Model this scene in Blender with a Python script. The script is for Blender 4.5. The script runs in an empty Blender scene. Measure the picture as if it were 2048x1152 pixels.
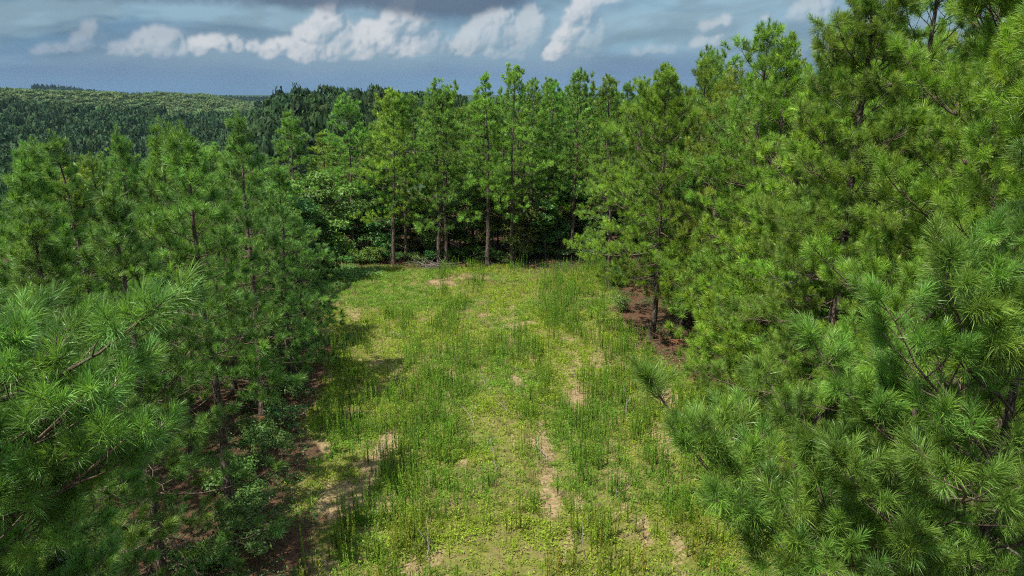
import bpy, math
import numpy as np
from mathutils import Vector, Matrix

# ------------------------------------------------------------------ camera
scene = bpy.context.scene
COL = scene.collection
CAM_H = 12.0
PITCH = math.radians(15.4)
FPX = 1409.0                       # focal length in pixels of a 2048 wide frame
cam_d = bpy.data.cameras.new('camera')
cam_d.sensor_width = 36.0
cam_d.lens = 36.0 * FPX / 2048.0
cam_d.clip_start = 0.1
cam_d.clip_end = 30000
cam = bpy.data.objects.new('camera', cam_d)
COL.objects.link(cam)
cam.location = (0, 0, CAM_H)
cam.rotation_euler = (math.pi / 2 - PITCH, 0, 0)
scene.camera = cam

# ------------------------------------------------------------------ light and exposure
SUN_AZ = math.radians(-126)        # clockwise from +Y (view direction): from the left, a little behind
SUN_EL = math.radians(62)
scene.view_settings.view_transform = 'Standard'
scene.view_settings.look = 'None'
scene.view_settings.gamma = 1.0
scene.view_settings.use_curve_mapping = False
scene.view_settings.exposure = 0.76
scene.render.engine = 'CYCLES'
cy = scene.cycles
cy.max_bounces = 4
cy.diffuse_bounces = 2
cy.glossy_bounces = 2
cy.transmission_bounces = 3
cy.transparent_max_bounces = 4
cy.volume_bounces = 0
cy.caustics_reflective = False
cy.caustics_refractive = False
cy.use_adaptive_sampling = True
cy.adaptive_threshold = 0.02
cy.use_denoising = False
cy.filter_width = 1.1

sun_d = bpy.data.lights.new('sun', 'SUN')
sun_d.energy = 5.0
sun_d.angle = math.radians(0.55)
sun_d.color = (1.0, 0.945, 0.86)
sun = bpy.data.objects.new('sun', sun_d)
COL.objects.link(sun)
sd = Vector((math.sin(SUN_AZ) * math.cos(SUN_EL), math.cos(SUN_AZ) * math.cos(SUN_EL), math.sin(SUN_EL)))
sun.rotation_euler = sd.to_track_quat('Z', 'Y').to_euler()
sun.location = (0, 0, 60)


class NT:
    """small helper for building shader node trees"""
    def __init__(self, tree):
        self.t = tree
        tree.nodes.clear()

    def n(self, kind, **kw):
        nd = self.t.nodes.new(kind)
        for k, v in kw.items():
            setattr(nd, k, v)
        return nd

    def link(self, a, b):
        self.t.links.new(a, b)

    def put(self, sock, v):
        if isinstance(v, bpy.types.NodeSocket):
            self.t.links.new(v, sock)
        elif v is not None:
            if sock.type == 'RGBA' and len(v) == 3:
                v = (*v, 1)
            sock.default_value = v

    def m(self, op, a, b=None, c=None, clamp=False):
        nd = self.n('ShaderNodeMath', operation=op, use_clamp=clamp)
        for i, v in enumerate((a, b, c)):
            self.put(nd.inputs[i], v)
        return nd.outputs[0]

    def ramp(self, x, a, b, lo=0.0, hi=1.0, smooth=True):
        nd = self.n('ShaderNodeMapRange', interpolation_type='SMOOTHSTEP' if smooth else 'LINEAR')
        for i, v in enumerate((x, a, b, lo, hi)):
            self.put(nd.inputs[i], v)
        return nd.outputs[0]

    def mix(self, f, a, b, mode='MIX'):
        nd = self.n('ShaderNodeMix', data_type='RGBA', blend_type=mode)
        self.put(nd.inputs[0], f)
        self.put(nd.inputs[6], a)
        self.put(nd.inputs[7], b)
        return nd.outputs[2]

    def noise(self, vec, scale, detail=4, rough=0.55, dist=0.0, dim='3D'):
        nd = self.n('ShaderNodeTexNoise', noise_dimensions=dim)
        self.put(nd.inputs['Vector'], vec)
        self.put(nd.inputs['Scale'], scale)
        self.put(nd.inputs['Detail'], detail)
        self.put(nd.inputs['Roughness'], rough)
        self.put(nd.inputs['Distortion'], dist)
        return nd.outputs[0]

    def xyz(self, x, y, z):
        nd = self.n('ShaderNodeCombineXYZ')
        for i, v in enumerate((x, y, z)):
            self.put(nd.inputs[i], v)
        return nd.outputs[0]


def vnoise(x, y, seed=0):
    """2D value noise for numpy arrays, 0..1"""
    xi = np.floor(x).astype(np.int64); yi = np.floor(y).astype(np.int64)
    xf = x - xi; yf = y - yi

    def h(i, j):
        k = (i * 374761393 + j * 668265263 + seed * 2147483647) & 0xFFFFFFFF
        k = ((k ^ (k >> 13)) * 1274126177) & 0xFFFFFFFF
        return ((k ^ (k >> 16)) & 0xFFFF) / 65535.0
    u = xf * xf * (3 - 2 * xf); v = yf * yf * (3 - 2 * yf)
    return (h(xi, yi) * (1 - u) + h(xi + 1, yi) * u) * (1 - v) + (h(xi, yi + 1) * (1 - u) + h(xi + 1, yi + 1) * u) * v


def fbm(x, y, seed=0, o=4):
    s, a, t = 0, 1.0, 0
    for i in range(o):
        s = s + a * vnoise(x * 2 ** i, y * 2 ** i, seed + i * 17)
        t += a
        a *= 0.5
    return s / t


def sky_pixels(Q, A0, A1, E0, E1):
    """the storm sky over a range of azimuth and elevation at Q pixels per degree, linear colours"""
    W = int((A1 - A0) * Q)
    H = int((E1 - E0) * Q)
    AZ, EL = np.meshgrid((np.arange(W) + 0.5) / Q + A0, (np.arange(H) + 0.5) / Q + E0)

    def sm(x, a, b):
        t = np.clip((x - a) / (b - a), 0, 1)
        return t * t * (3 - 2 * t)

    def mixc(f, a, b):
        f = f[..., None]
        return a * (1 - f) + np.asarray(b) * f

    def blur(img, k):
        """three box blurs of half width k"""
        for _ in range(2):
            for ax in (0, 1):
                pad = [(0, 0)] * img.ndim
                pad[ax] = (k + 1, k)
                c = np.cumsum(np.pad(img, pad, mode='edge'), axis=ax)
                n = img.shape[ax]
                img = (np.take(c, np.arange(2 * k + 1, 2 * k + 1 + n), ax) - np.take(c, np.arange(0, n), ax)) / (2 * k + 1)
        return img

    # ---- blue-grey air, paler veils, dark cloud base overhead
    def air(az, el):
        n1 = fbm(az * 0.075 + 40, el * 0.24 + 7, 301, 5)
        wob = fbm(az * 0.12, el * 0.3, 305, 4) - 0.5
        n2 = fbm((az - el * 1.3) * 0.09 + 60 + wob, el * 0.55 + wob * 2, 302, 5)
        low = mixc(sm(el, 0, 1.9), np.array([0.160, 0.272, 0.415]), (0.122, 0.218, 0.352)) * (0.86 + 0.28 * n1)[..., None]
        mid = mixc(sm(n1, 0.36, 0.66), np.array([0.080, 0.178, 0.290]), (0.178, 0.300, 0.392))
        mid = mixc(0.8 * sm(n2 + 0.10 * sm(az, 4, 12), 0.40, 0.68), mid, (0.255, 0.372, 0.450))
        n3 = fbm((az - el * 1.6) * 0.35 + 11, el * 0.9, 309, 5)
        mid = mid * (0.86 + 0.28 * sm(n3, 0.3, 0.7))[..., None]
        c = mixc(sm(el + 1.3 * (n2 - 0.5) + 1.6 * wob, 1.4, 3.5), low, mid)
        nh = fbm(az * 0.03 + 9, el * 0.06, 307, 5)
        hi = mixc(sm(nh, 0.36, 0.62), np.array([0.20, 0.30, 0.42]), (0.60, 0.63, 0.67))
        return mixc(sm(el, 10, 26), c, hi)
    img = air(AZ, EL)

    # ---- cumulus heaps: puffs on puffs, shaded by the sun at the upper left
    heaps = [  # azimuth, elevation of base, half width, height, lean, opacity
        (-14.6, 2.2, 2.2, 3.0, -0.05, 1.0), (-13.8, 4.3, 1.2, 2.1, 0.1, 1.0), (-12.4, 2.4, 1.6, 2.6, -0.1, 0.7), (-17.2, 2.35, 1.9, 1.5, 0.25, 1.0), (-19.2, 2.9, 0.45, 0.7, 0.0, 0.9),
        (-21.6, 2.6, 2.3, 1.3, -0.1, 0.95), (-20.3, 3.2, 0.8, 0.7, 0.0, 0.9), (-25.2, 2.3, 2.1, 2.0, 0.0, 0.6), (-27.4, 2.3, 2.0, 1.0, 0.1, 0.42), (-30.0, 2.8, 0.8, 1.7, 0.5, 0.36), (-31.4, 2.35, 1.9, 0.7, 0.3, 0.32),
        (-10.8, 2.4, 1.9, 2.7, 0.0, 1.0), (-8.3, 2.5, 2.2, 3.2, -0.1, 1.0), (-7.9, 4.6, 1.7, 2.1, -0.1, 1.0), (-6.2, 2.6, 1.4, 2.4, -0.1, 0.5), (-10.0, 2.3, 2.6, 0.8, 0.1, 0.6),
        (-3.0, 2.7, 1.5, 2.4, 0.1, 0.72), (-1.3, 3.8, 1.9, 2.4, 0.1, 0.70), (-0.2, 2.5, 2.4, 2.2, 0.0, 0.5), (1.3, 3.6, 1.1, 2.7, 0.1, 0.62), (-1.5, 2.35, 2.8, 0.7, 0.1, 0.42),
        (3.2, 2.3, 1.0, 1.8, 0.35, 1.0), (4.3, 3.6, 0.85, 2.4, 0.3, 1.0), (5.2, 5.3, 0.95, 1.9, 0.3, 1.0), (7.2, 6.2, 1.6, 1.0, 0.2, 0.7), (5.9, 2.6, 1.2, 2.6, 0.3, 0.28),
        (15.0, 4.5, 1.5, 0.9, 1.2, 0.6), (14.4, 3.2, 1.5, 0.9, 1.2, 0.5), (11.0, 2.7, 2.4, 0.7, 1.2, 0.28), (21.5, 4.9, 1.6, 1.6, 0.5, 0.5), (18.8, 4.9, .4, .5, .2, .6), (25.0, 3.0, 2.6, 2.6, 0.3, 0.5)]
    rg = np.random.default_rng(3)
    a = 38.0
    while a < 322:                             # the same kind of heaps all the way round
        heaps.append((a if a < 180 else a - 360, rg.uniform(2.6, 3.8), rg.uniform(1.5, 3.0), rg.uniform(1.0, 3.0), rg.uniform(0, 0.8), rg.uniform(0.4, 1.0)))
        a += rg.uniform(2.5, 7.0)
    Hm = np.full((H, W), -9.0)
    Op = np.zeros((H, W))
    Rel = np.zeros((H, W))

    def puff(a, e, z, r, op, rel):
        cx, cyy, rp = (a - A0) * Q, (e - E0) * Q, r * Q
        x0, x1 = max(0, int(cx - rp)), min(W, int(cx + rp) + 2)
        y0, y1 = max(0, int(cyy - rp)), min(H, int(cyy + rp) + 2)
        if x1 <= x0 or y1 <= y0 or rp < 1:
            return
        gx, gy = np.meshgrid(np.arange(x0, x1) + 0.5 - cx, np.arange(y0, y1) + 0.5 - cyy)
        d2 = rp * rp - gx * gx - gy * gy
        hh = np.where(d2 > 0, z + np.sqrt(np.maximum(d2, 0)) / Q, -9)
        s = Hm[y0:y1, x0:x1]
        k = hh > s
        s[k] = hh[k]
        Op[y0:y1, x0:x1][k] = op
        Rel[y0:y1, x0:x1][k] = rel
    for a0, e0, hw, ht, lean, op in heaps:
        n = int(14 + 24 * hw * ht)
        for i in range(n):
            t = rg.random() ** 1.15
            e = e0 + ht * t
            prof = math.sqrt(max(0.02, 1 - t ** 1.7))
            a = a0 + rg.uniform(-1, 1) * hw * prof * 0.8 + lean * (e - e0)
            r = (0.16 + 0.62 * prof * rg.random() ** 1.4) * min(1.0, 0.35 + 0.32 * ht)
            z = rg.uniform(-0.25, 0.25) + 0.9 * math.sqrt(max(0.0, 1 - ((a - a0 - lean * (e - e0)) / hw) ** 2)) * prof
            rel = t
            puff(a, e, z, r, op, rel)
            for j in range(4):
                th, r2 = rg.uniform(-0.3, 3.5), r * rg.uniform(0.35, 0.6)
                a2, e2 = a + math.cos(th) * r * 0.85, e + math.sin(th) * r * 0.85
                z2 = z + rg.uniform(-0.1, 0.5) * r
                puff(a2, e2, z2, r2, op, rel)
                for k in range(3):
                    th, r3 = rg.uniform(-0.3, 3.5), r2 * rg.uniform(0.35, 0.6)
                    puff(a2 + math.cos(th) * r2 * 0.9, e2 + math.sin(th) * r2 * 0.9, z2 + rg.uniform(0, 0.5) * r2, r3, op, rel)
    cov = (Hm > -8).astype(float)
    hs = np.where(cov > 0, Hm, -0.6)
    fine = fbm(AZ * 2.4, EL * 2.4, 311, 4) - 0.5
    h1 = blur(hs, 1) + fine * 0.30
    h2 = blur(hs, 6)
    gy1, gx1 = np.gradient(h1, 1 / Q)
    gy2, gx2 = np.gradient(h2, 1 / Q)
    gx, gy = 0.55 * gx1 + 0.8 * gx2, 0.55 * gy1 + 0.8 * gy2
    nn = np.sqrt(gx * gx + gy * gy + 1)
    lam = (0.50 * gx - 0.60 * gy + 0.58) / nn
    lit = blur(np.clip(lam * 1.0 + 0.02, 0, 1), 1)
    rel = blur(Rel * cov, 8) / np.maximum(blur(cov, 8), 0.05)
    lit = np.clip(lit * (0.68 + 0.75 * rel) + 0.06, 0, 1) * (0.88 + 0.4 * (fine + 0.2))
    wisp = fbm(AZ * 0.8, EL * 1.1, 315, 5)
    # crisp towards the sun, dissolving at the base and on the lee side
    crisp = blur(cov, 2)
    loose = sm(blur(cov, 9), 0.08, 0.80)
    soft = np.clip(1.10 - 1.6 * lit, 0, 1)
    al = np.clip(crisp * (1 - soft) + loose * soft, 0, 1)
    al *= 1 - 0.45 * sm(wisp + 0.25 * (1 - rel), 0.46, 0.72) * (1 - 0.8 * sm(lit, 0.35, 0.6))
    opa = blur(Op, 6) / np.maximum(blur(cov, 6), 0.05)
    al *= np.clip(opa, 0, 1)
    halo = sm(blur(cov * Op, 26), 0.0, 0.75)
    img = mixc(0.62 * halo, img, (0.250, 0.358, 0.445))
    cum = mixc(np.clip(lit * 1.45 - 0.27, 0, 1), np.array([0.180, 0.270, 0.365]), (0.66, 0.62, 0.622))
    img = mixc(al * 0.95, img, cum)
    nd = fbm(AZ * 0.085 + 3, EL * 0.25, 321, 4)
    dk = sm(EL + 2.6 * (nd - 0.5) + 0.35 * fine + 0.8 * np.exp(-((AZ + 5.0) / 4.0) ** 2) + 0.45 * np.exp(-((AZ + 17) / 4.0) ** 2) + 0.6 * np.exp(-((AZ + 28) / 7) ** 2), 5.9, 7.0) * sm(EL, 12, 9) * sm(AZ, 2.5, 0.0)
    img = mixc(0.9 * dk, img, (0.056, 0.088, 0.160))
    # dim storm backdrop low down, unseen broken cloud overhead brightened as fill light
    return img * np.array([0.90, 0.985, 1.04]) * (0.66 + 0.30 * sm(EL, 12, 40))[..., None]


def build_world():
    w = bpy.data.worlds.new('World')
    scene.world = w
    w.use_nodes = True
    T = NT(w.node_tree)
    out = T.n('ShaderNodeOutputWorld')
    bg = T.n('ShaderNodeBackground')
    T.link(bg.outputs[0], out.inputs[0])
    sky = T.n('ShaderNodeTexSky', sky_type='NISHITA')
    sky.sun_disc = False
    sky.sun_elevation = SUN_EL
    sky.sun_rotation = SUN_AZ
    sky.air_density = 1.4
    sky.dust_density = 2.0
    sp = T.n('ShaderNodeSeparateXYZ')
    T.link(T.n('ShaderNodeTexCoord').outputs['Generated'], sp.inputs[0])
    x, y, z = sp.outputs
    az = T.m('MULTIPLY', T.m('ARCTAN2', x, y), 57.2958)
    el = T.m('MULTIPLY', T.m('ARCSINE', z), 57.2958)

    def cloud_map(name, Q, A0, A1, E0, E1):
        px = sky_pixels(Q, A0, A1, E0, E1)
        h, wd = px.shape[:2]
        im = bpy.data.images.new(name, wd, h, alpha=False, float_buffer=True)
        im.colorspace_settings.name = 'Non-Color'
        im.pixels.foreach_set(np.concatenate([px, np.ones((h, wd, 1))], 2).astype(np.float32).ravel())
        im.update()
        im.pack()
        tx = T.n('ShaderNodeTexImage', image=im, interpolation='Cubic', extension='EXTEND')
        T.put(tx.inputs[0], T.xyz(T.m('DIVIDE', T.m('SUBTRACT', az, A0), A1 - A0), T.m('DIVIDE', T.m('SUBTRACT', el, E0), E1 - E0), 0.0))
        return tx.outputs[0]
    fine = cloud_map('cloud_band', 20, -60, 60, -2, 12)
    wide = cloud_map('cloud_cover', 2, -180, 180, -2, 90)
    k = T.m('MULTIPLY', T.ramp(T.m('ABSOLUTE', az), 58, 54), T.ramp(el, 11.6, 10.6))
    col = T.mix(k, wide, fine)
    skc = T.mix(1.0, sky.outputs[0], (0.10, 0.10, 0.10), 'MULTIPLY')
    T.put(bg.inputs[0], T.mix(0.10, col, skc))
    bg.inputs[1].default_value = 1.0


build_world()

# ------------------------------------------------------------------ helpers
COSP, SINP = math.cos(PITCH), math.sin(PITCH)


def ground_point(px, py):
    """world x, y where the sight line through a photo pixel meets flat ground"""
    ang = PITCH + math.atan((py - 576) / FPX)
    Y = CAM_H / math.tan(ang)
    return (px - 1024) / FPX * (Y * COSP + CAM_H * SINP), Y


def sight_point(px, py, Y):
    """world point on a sight line at distance Y ahead"""
    ang = PITCH + math.atan((py - 576) / FPX)
    Z = CAM_H - Y * math.tan(ang)
    return np.array([(px - 1024) / FPX * (Y * COSP + (CAM_H - Z) * SINP), Y, Z])


def norm(v):
    return v / np.maximum(np.linalg.norm(v, axis=-1, keepdims=True), 1e-9)


def smooth(x, a, b):
    t = np.clip((x - a) / (b - a), 0, 1)
    return t * t * (3 - 2 * t)


class MB:
    """collects triangles with a material slot and a per-vertex tint, then builds one mesh"""
    def __init__(self):
        self.v, self.f, self.mi, self.c, self.n = [], [], [], [], 0

    def add(self, v, f, mat=0, tint=None):
        v = np.asarray(v, dtype=np.float32).reshape(-1, 3)
        f = np.asarray(f, dtype=np.int64).reshape(-1, 3)
        self.v.append(v)
        self.f.append(f + self.n)
        self.mi.append(np.full(len(f), mat, dtype=np.int32))
        if tint is None:
            tint = np.ones((len(v), 3), dtype=np.float32)
        self.c.append(np.broadcast_to(np.asarray(tint, dtype=np.float32), (len(v), 3)))
        self.n += len(v)

    def mesh(self, name, mats, smooth_slots=()):
        v = np.concatenate(self.v); f = np.concatenate(self.f).astype(np.int32)
        mi = np.concatenate(self.mi); c = np.concatenate(self.c)
        me = bpy.data.meshes.new(name)
        me.vertices.add(len(v)); me.loops.add(len(f) * 3); me.polygons.add(len(f))
        me.vertices.foreach_set('co', v.ravel())
        me.loops.foreach_set('vertex_index', f.ravel())
        me.polygons.foreach_set('loop_start', np.arange(0, len(f) * 3, 3, dtype=np.int32))
        me.polygons.foreach_set('material_index', mi)
        me.polygons.foreach_set('use_smooth', np.isin(mi, list(smooth_slots)))
        at = me.attributes.new('tint', 'FLOAT_COLOR', 'POINT')
        at.data.foreach_set('color', np.concatenate([c, np.ones((len(c), 1), np.float32)], 1).ravel())
        for m in mats:
            me.materials.append(m)
        me.update(calc_edges=True)
        return me


def link(name, me, parent=None, loc=None, rotz=0.0, scale=1.0):
    o = bpy.data.objects.new(name, me)
    COL.objects.link(o)
    if parent is not None:
        o.parent = parent
    if loc is not None:
        o.location = loc
    if rotz:
        o.rotation_euler = (0, 0, rotz)
    if scale != 1.0:
        o.scale = (scale,) * 3
    return o


def tag(o, label, cat, group=None, kind=None):
    o['label'] = label
    o['category'] = cat
    if group:
        o['group'] = group
    if kind:
        o['kind'] = kind
    return o


def tube(pts, rad, k=5):
    pts = np.asarray(pts, float); rad = np.asarray(rad, float)
    n = len(pts)
    tan = norm(np.gradient(pts, axis=0))
    ref = np.array([0.0, 0.0, 1.0])
    if abs(tan[0] @ ref) > 0.9:
        ref = np.array([1.0, 0.0, 0.0])
    s = norm(np.cross(tan, ref)); u = np.cross(s, tan)
    a = np.arange(k) * 2 * math.pi / k
    ring = np.cos(a)[None, :, None] * s[:, None] + np.sin(a)[None, :, None] * u[:, None]
    v = (pts[:, None] + ring * rad[:, None, None]).reshape(-1, 3)
    i = np.arange(n - 1)[:, None] * k; j = np.arange(k)[None]; j2 = (j + 1) % k
    q = np.stack([i + j, i + j2, i + k + j2, i + k + j], -1).reshape(-1, 4)
    return v, np.concatenate([q[:, [0, 1, 2]], q[:, [0, 2, 3]]])


def scatter(bv, bf, bt, pos, rot, scl, tint, tilt=None):
    """one big triangle soup of transformed copies of a small base mesh"""
    n, m = len(pos), len(bv)
    c, s = np.cos(rot), np.sin(rot)
    scl = np.asarray(scl, float)
    if scl.ndim == 1:
        scl = np.repeat(scl[:, None], 3, 1)
    b = bv[None] * scl[:, None]
    if tilt is not None:
        b = b.copy()
        b[:, :, 0] += b[:, :, 2] * tilt[:, None, 0]
        b[:, :, 1] += b[:, :, 2] * tilt[:, None, 1]
    v = np.empty((n, m, 3))
    v[:, :, 0] = b[:, :, 0] * c[:, None] - b[:, :, 1] * s[:, None] + pos[:, None, 0]
    v[:, :, 1] = b[:, :, 0] * s[:, None] + b[:, :, 1] * c[:, None] + pos[:, None, 1]
    v[:, :, 2] = b[:, :, 2] + pos[:, None, 2]
    f = bf[None] + (np.arange(n) * m)[:, None, None]
    t = bt[None] * tint[:, None]
    return v.reshape(-1, 3), f.reshape(-1, 3), t.reshape(-1, 3)


# ------------------------------------------------------------------ materials
def foliage_mat(name, col, trans=0.35, rough=0.5, spec=0.35, vary=0.12, hue=0.02):
    m = bpy.data.materials.new(name)
    m.use_nodes = True
    T = NT(m.node_tree)
    out = T.n('ShaderNodeOutputMaterial')
    at = T.n('ShaderNodeAttribute', attribute_name='tint')
    oi = T.n('ShaderNodeObjectInfo')
    c = T.mix(1.0, at.outputs[0], oi.outputs['Color'], 'MULTIPLY')
    c = T.mix(1.0, c, col, 'MULTIPLY')
    hs = T.n('ShaderNodeHueSaturation')
    T.put(hs.inputs['Hue'], T.ramp(oi.outputs['Random'], 0, 1, 0.5 - hue, 0.5 + hue, False))
    T.put(hs.inputs['Value'], T.ramp(oi.outputs['Random'], 0, 1, 1 - vary, 1 + vary, False))
    T.put(hs.inputs['Color'], c)
    c = hs.outputs[0]
    p = T.n('ShaderNodeBsdfPrincipled')
    T.put(p.inputs['Base Color'], c)
    p.inputs['Roughness'].default_value = rough
    p.inputs['Specular IOR Level'].default_value = spec
    tr = T.n('ShaderNodeBsdfTranslucent')
    T.put(tr.inputs[0], T.mix(1.0, c, (1.15, 1.2, 0.55), 'MULTIPLY'))
    mx = T.n('ShaderNodeMixShader')
    mx.inputs[0].default_value = trans
    T.link(p.outputs[0], mx.inputs[1])
    T.link(tr.outputs[0], mx.inputs[2])
    T.link(mx.outputs[0], out.inputs[0])
    return m


def bark_mat(name, c1, c2, scale=9.0, bump=0.5):
    m = bpy.data.materials.new(name)
    m.use_nodes = True
    T = NT(m.node_tree)
    out = T.n('ShaderNodeOutputMaterial')
    p = T.n('ShaderNodeBsdfPrincipled')
    T.link(p.outputs[0], out.inputs[0])
    tc = T.n('ShaderNodeTexCoord')
    mp = T.n('ShaderNodeMapping')
    T.link(tc.outputs['Object'], mp.inputs[0])
    mp.inputs['Scale'].default_value = (1, 1, 0.3)
    vo = T.n('ShaderNodeTexVoronoi', feature='DISTANCE_TO_EDGE')
    T.link(mp.outputs[0], vo.inputs['Vector'])
    vo.inputs['Scale'].default_value = scale * 1.6
    n = T.noise(mp.outputs[0], scale, 5, 0.6)
    f = T.m('MULTIPLY', T.ramp(vo.outputs['Distance'], 0.0, 0.16), T.ramp(n, 0.25, 0.7))
    T.put(p.inputs['Base Color'], T.mix(f, c1, c2))
    p.inputs['Roughness'].default_value = 0.9
    p.inputs['Specular IOR Level'].default_value = 0.15
    bp = T.n('ShaderNodeBump')
    bp.inputs['Strength'].default_value = bump
    bp.inputs['Distance'].default_value = 0.02
    T.put(bp.inputs['Height'], f)
    T.link(bp.outputs[0], p.inputs['Normal'])
    return m


M_NEEDLE = foliage_mat('pine_needles', (0.154, 0.278, 0.052), trans=0.36, rough=0.42, spec=0.4, hue=0.008)
M_LEAF = foliage_mat('broad_leaves', (0.085, 0.175, 0.045), trans=0.35, rough=0.5, spec=0.35)
M_HILL = foliage_mat('hill_leaves', (0.062, 0.100, 0.040), trans=0.15, rough=0.7, spec=0.1, vary=0.0, hue=0.0)
M_GRASS = foliage_mat('meadow_leaves', (0.240, 0.350, 0.026), trans=0.35, rough=0.55, spec=0.25, vary=0.0, hue=0.0)
M_WEED = foliage_mat('weed_leaves', (0.132, 0.225, 0.022), trans=0.3, rough=0.55, spec=0.25)
M_STRAW = foliage_mat('dry_straw', (0.36, 0.28, 0.15), trans=0.2, rough=0.8, spec=0.1, vary=0.0, hue=0.0)
M_BARK = bark_mat('pine_bark', (0.045, 0.033, 0.026), (0.20, 0.155, 0.125), 8.0, 0.8)
M_TWIG = bark_mat('pine_twig', (0.06, 0.042, 0.030), (0.19, 0.145, 0.110), 14.0, 0.3)
M_DEAD = bark_mat('dead_wood', (0.13, 0.11, 0.095), (0.33, 0.295, 0.26), 12.0, 0.4)
M_CONE = bark_mat('cone_scales', (0.06, 0.040, 0.030), (0.27, 0.21, 0.18), 40.0, 0.6)


# ------------------------------------------------------------------ the lie of the land
def clearing(x, y):
    """1 inside the grassy clearing, 0 in the woods"""
    xl = np.interp(y, [6, 12, 15.6, 24, 32, 40, 47, 52], [-4.6, -5.0, -5.6, -7.2, -9.0, -11.3, -14.2, -15.5])
    xr = np.interp(y, [4, 9, 16, 22, 28, 31, 34, 37, 41, 48, 52], [5.0, 6.5, 8.3, 9.2, 8.4, 7.2, 6.0, 6.2, 6.6, 7.0, 8.0])
    n = (fbm(x * 0.55, y * 0.55, 5) - 0.5) * 3.0
    yf = np.interp(x, [-18, -12, -6, 0, 4, 8, 12], [49.5, 50.2, 49.6, 48.6, 48.8, 50.5, 50.0])
    d = np.minimum(np.minimum(x - xl, xr - x), (yf - y) * 0.7) + n
    return smooth(d, -0.7, 0.8)


PATCH = [(1085, 880, .34, 1.0), (1098, 980, .33, 1.5), (778, 888, .6, .7), (740, 938, .7, .5), (730, 960, .45, .5), (900, 750, .35, .5), (1155, 800, .55, .9),
         (1032, 655, .9, .35), (968, 632, .55, .3), (1058, 648, .7, .3), (885, 568, 1.4, .8), (945, 556, 1.7, .8), (680, 1000, 1.1, .8), (830, 1135, .3, .3),
         (700, 825, .5, .35), (640, 900, .5, .5), (1030, 765, .4, .5), (1290, 690, .8, .5), (1130, 680, .7, .3), (770, 1010, .35, .4), (1290, 1060, .3, .5), (1150, 1010, .2, .5),
         (1330, 780, .5, 1.2), (880, 1110, .25, .3), (650, 660, .5, .3), (930, 935, .3, .3), (1180, 745, .5, .3)]
PATCH_W = [(*ground_point(px, py), rx, ry) for px, py, rx, ry in PATCH]


def bareness(x, y):
    b = np.zeros_like(x)
    w = (fbm(x * 2.2, y * 1.5, 61, 4) - 0.5) * 2.6
    for gx, gy, rx, ry in PATCH_W:
        d = ((x - gx) / (0.72 * rx)) ** 2 + ((y - gy) / (1.35 * ry)) ** 2
        b = np.maximum(b, smooth(d + w, 1.7, 0.4))
    n = fbm(x * 1.15, y * 0.26, 33, 4)
    b = np.maximum(b, 0.6 * smooth(n, 0.64, 0.74) * smooth(y, 47, 36))
    return b


def land(x, y):
    r = np.hypot(x, y)
    az = np.degrees(np.arctan2(x, y))
    ridge = np.interp(az, [-60, -37, -30, -22, -16], [14.5, 14, 11.0, 3.0, -9])
    hl = np.interp(r, [0, 55, 80, 180, 260, 400, 550, 750], [0, 0, -3, -19, -25, -19, -9, 0])
    hl = hl + ridge * smooth(r, 520, 930) - 16 * smooth(r, 960, 1500) * smooth(az, -34, -28) + 12 * smooth(r, 1500, 1900)
    hl = hl + 4.0 * (fbm(x * 0.011, y * 0.011, 71, 3) - 0.5) * smooth(r, 150, 300) * 2
    hc = np.interp(r, [0, 65, 110, 170, 230, 290, 420, 700, 1000], [0, 0, -6, -9, -1.0, 2.4, -10, -5, -3])
    hr = np.interp(r, [0, 65, 150, 260, 420, 520, 900, 4000], [0, 0, -6, -8, -1.5, -1.0, -6, -4])
    wl = smooth(az, -16.0, -24.0)
    wr = smooth(az, -7, 2)
    h = hl * wl + (1 - wl) * (hc * (1 - wr) + hr * wr)
    h = h * smooth(y, -40, 30) * smooth(np.abs(az), 120, 70)
    near = (fbm(x * 0.22, y * 0.22, 11, 3) - 0.5) * 0.35 + (fbm(x * 1.3, y * 1.3, 12, 3) - 0.5) * 0.10
    return h + near * smooth(r, 3000, 90)


def land1(x, y):
    return float(land(np.array([x]), np.array([y]))[0])


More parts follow.
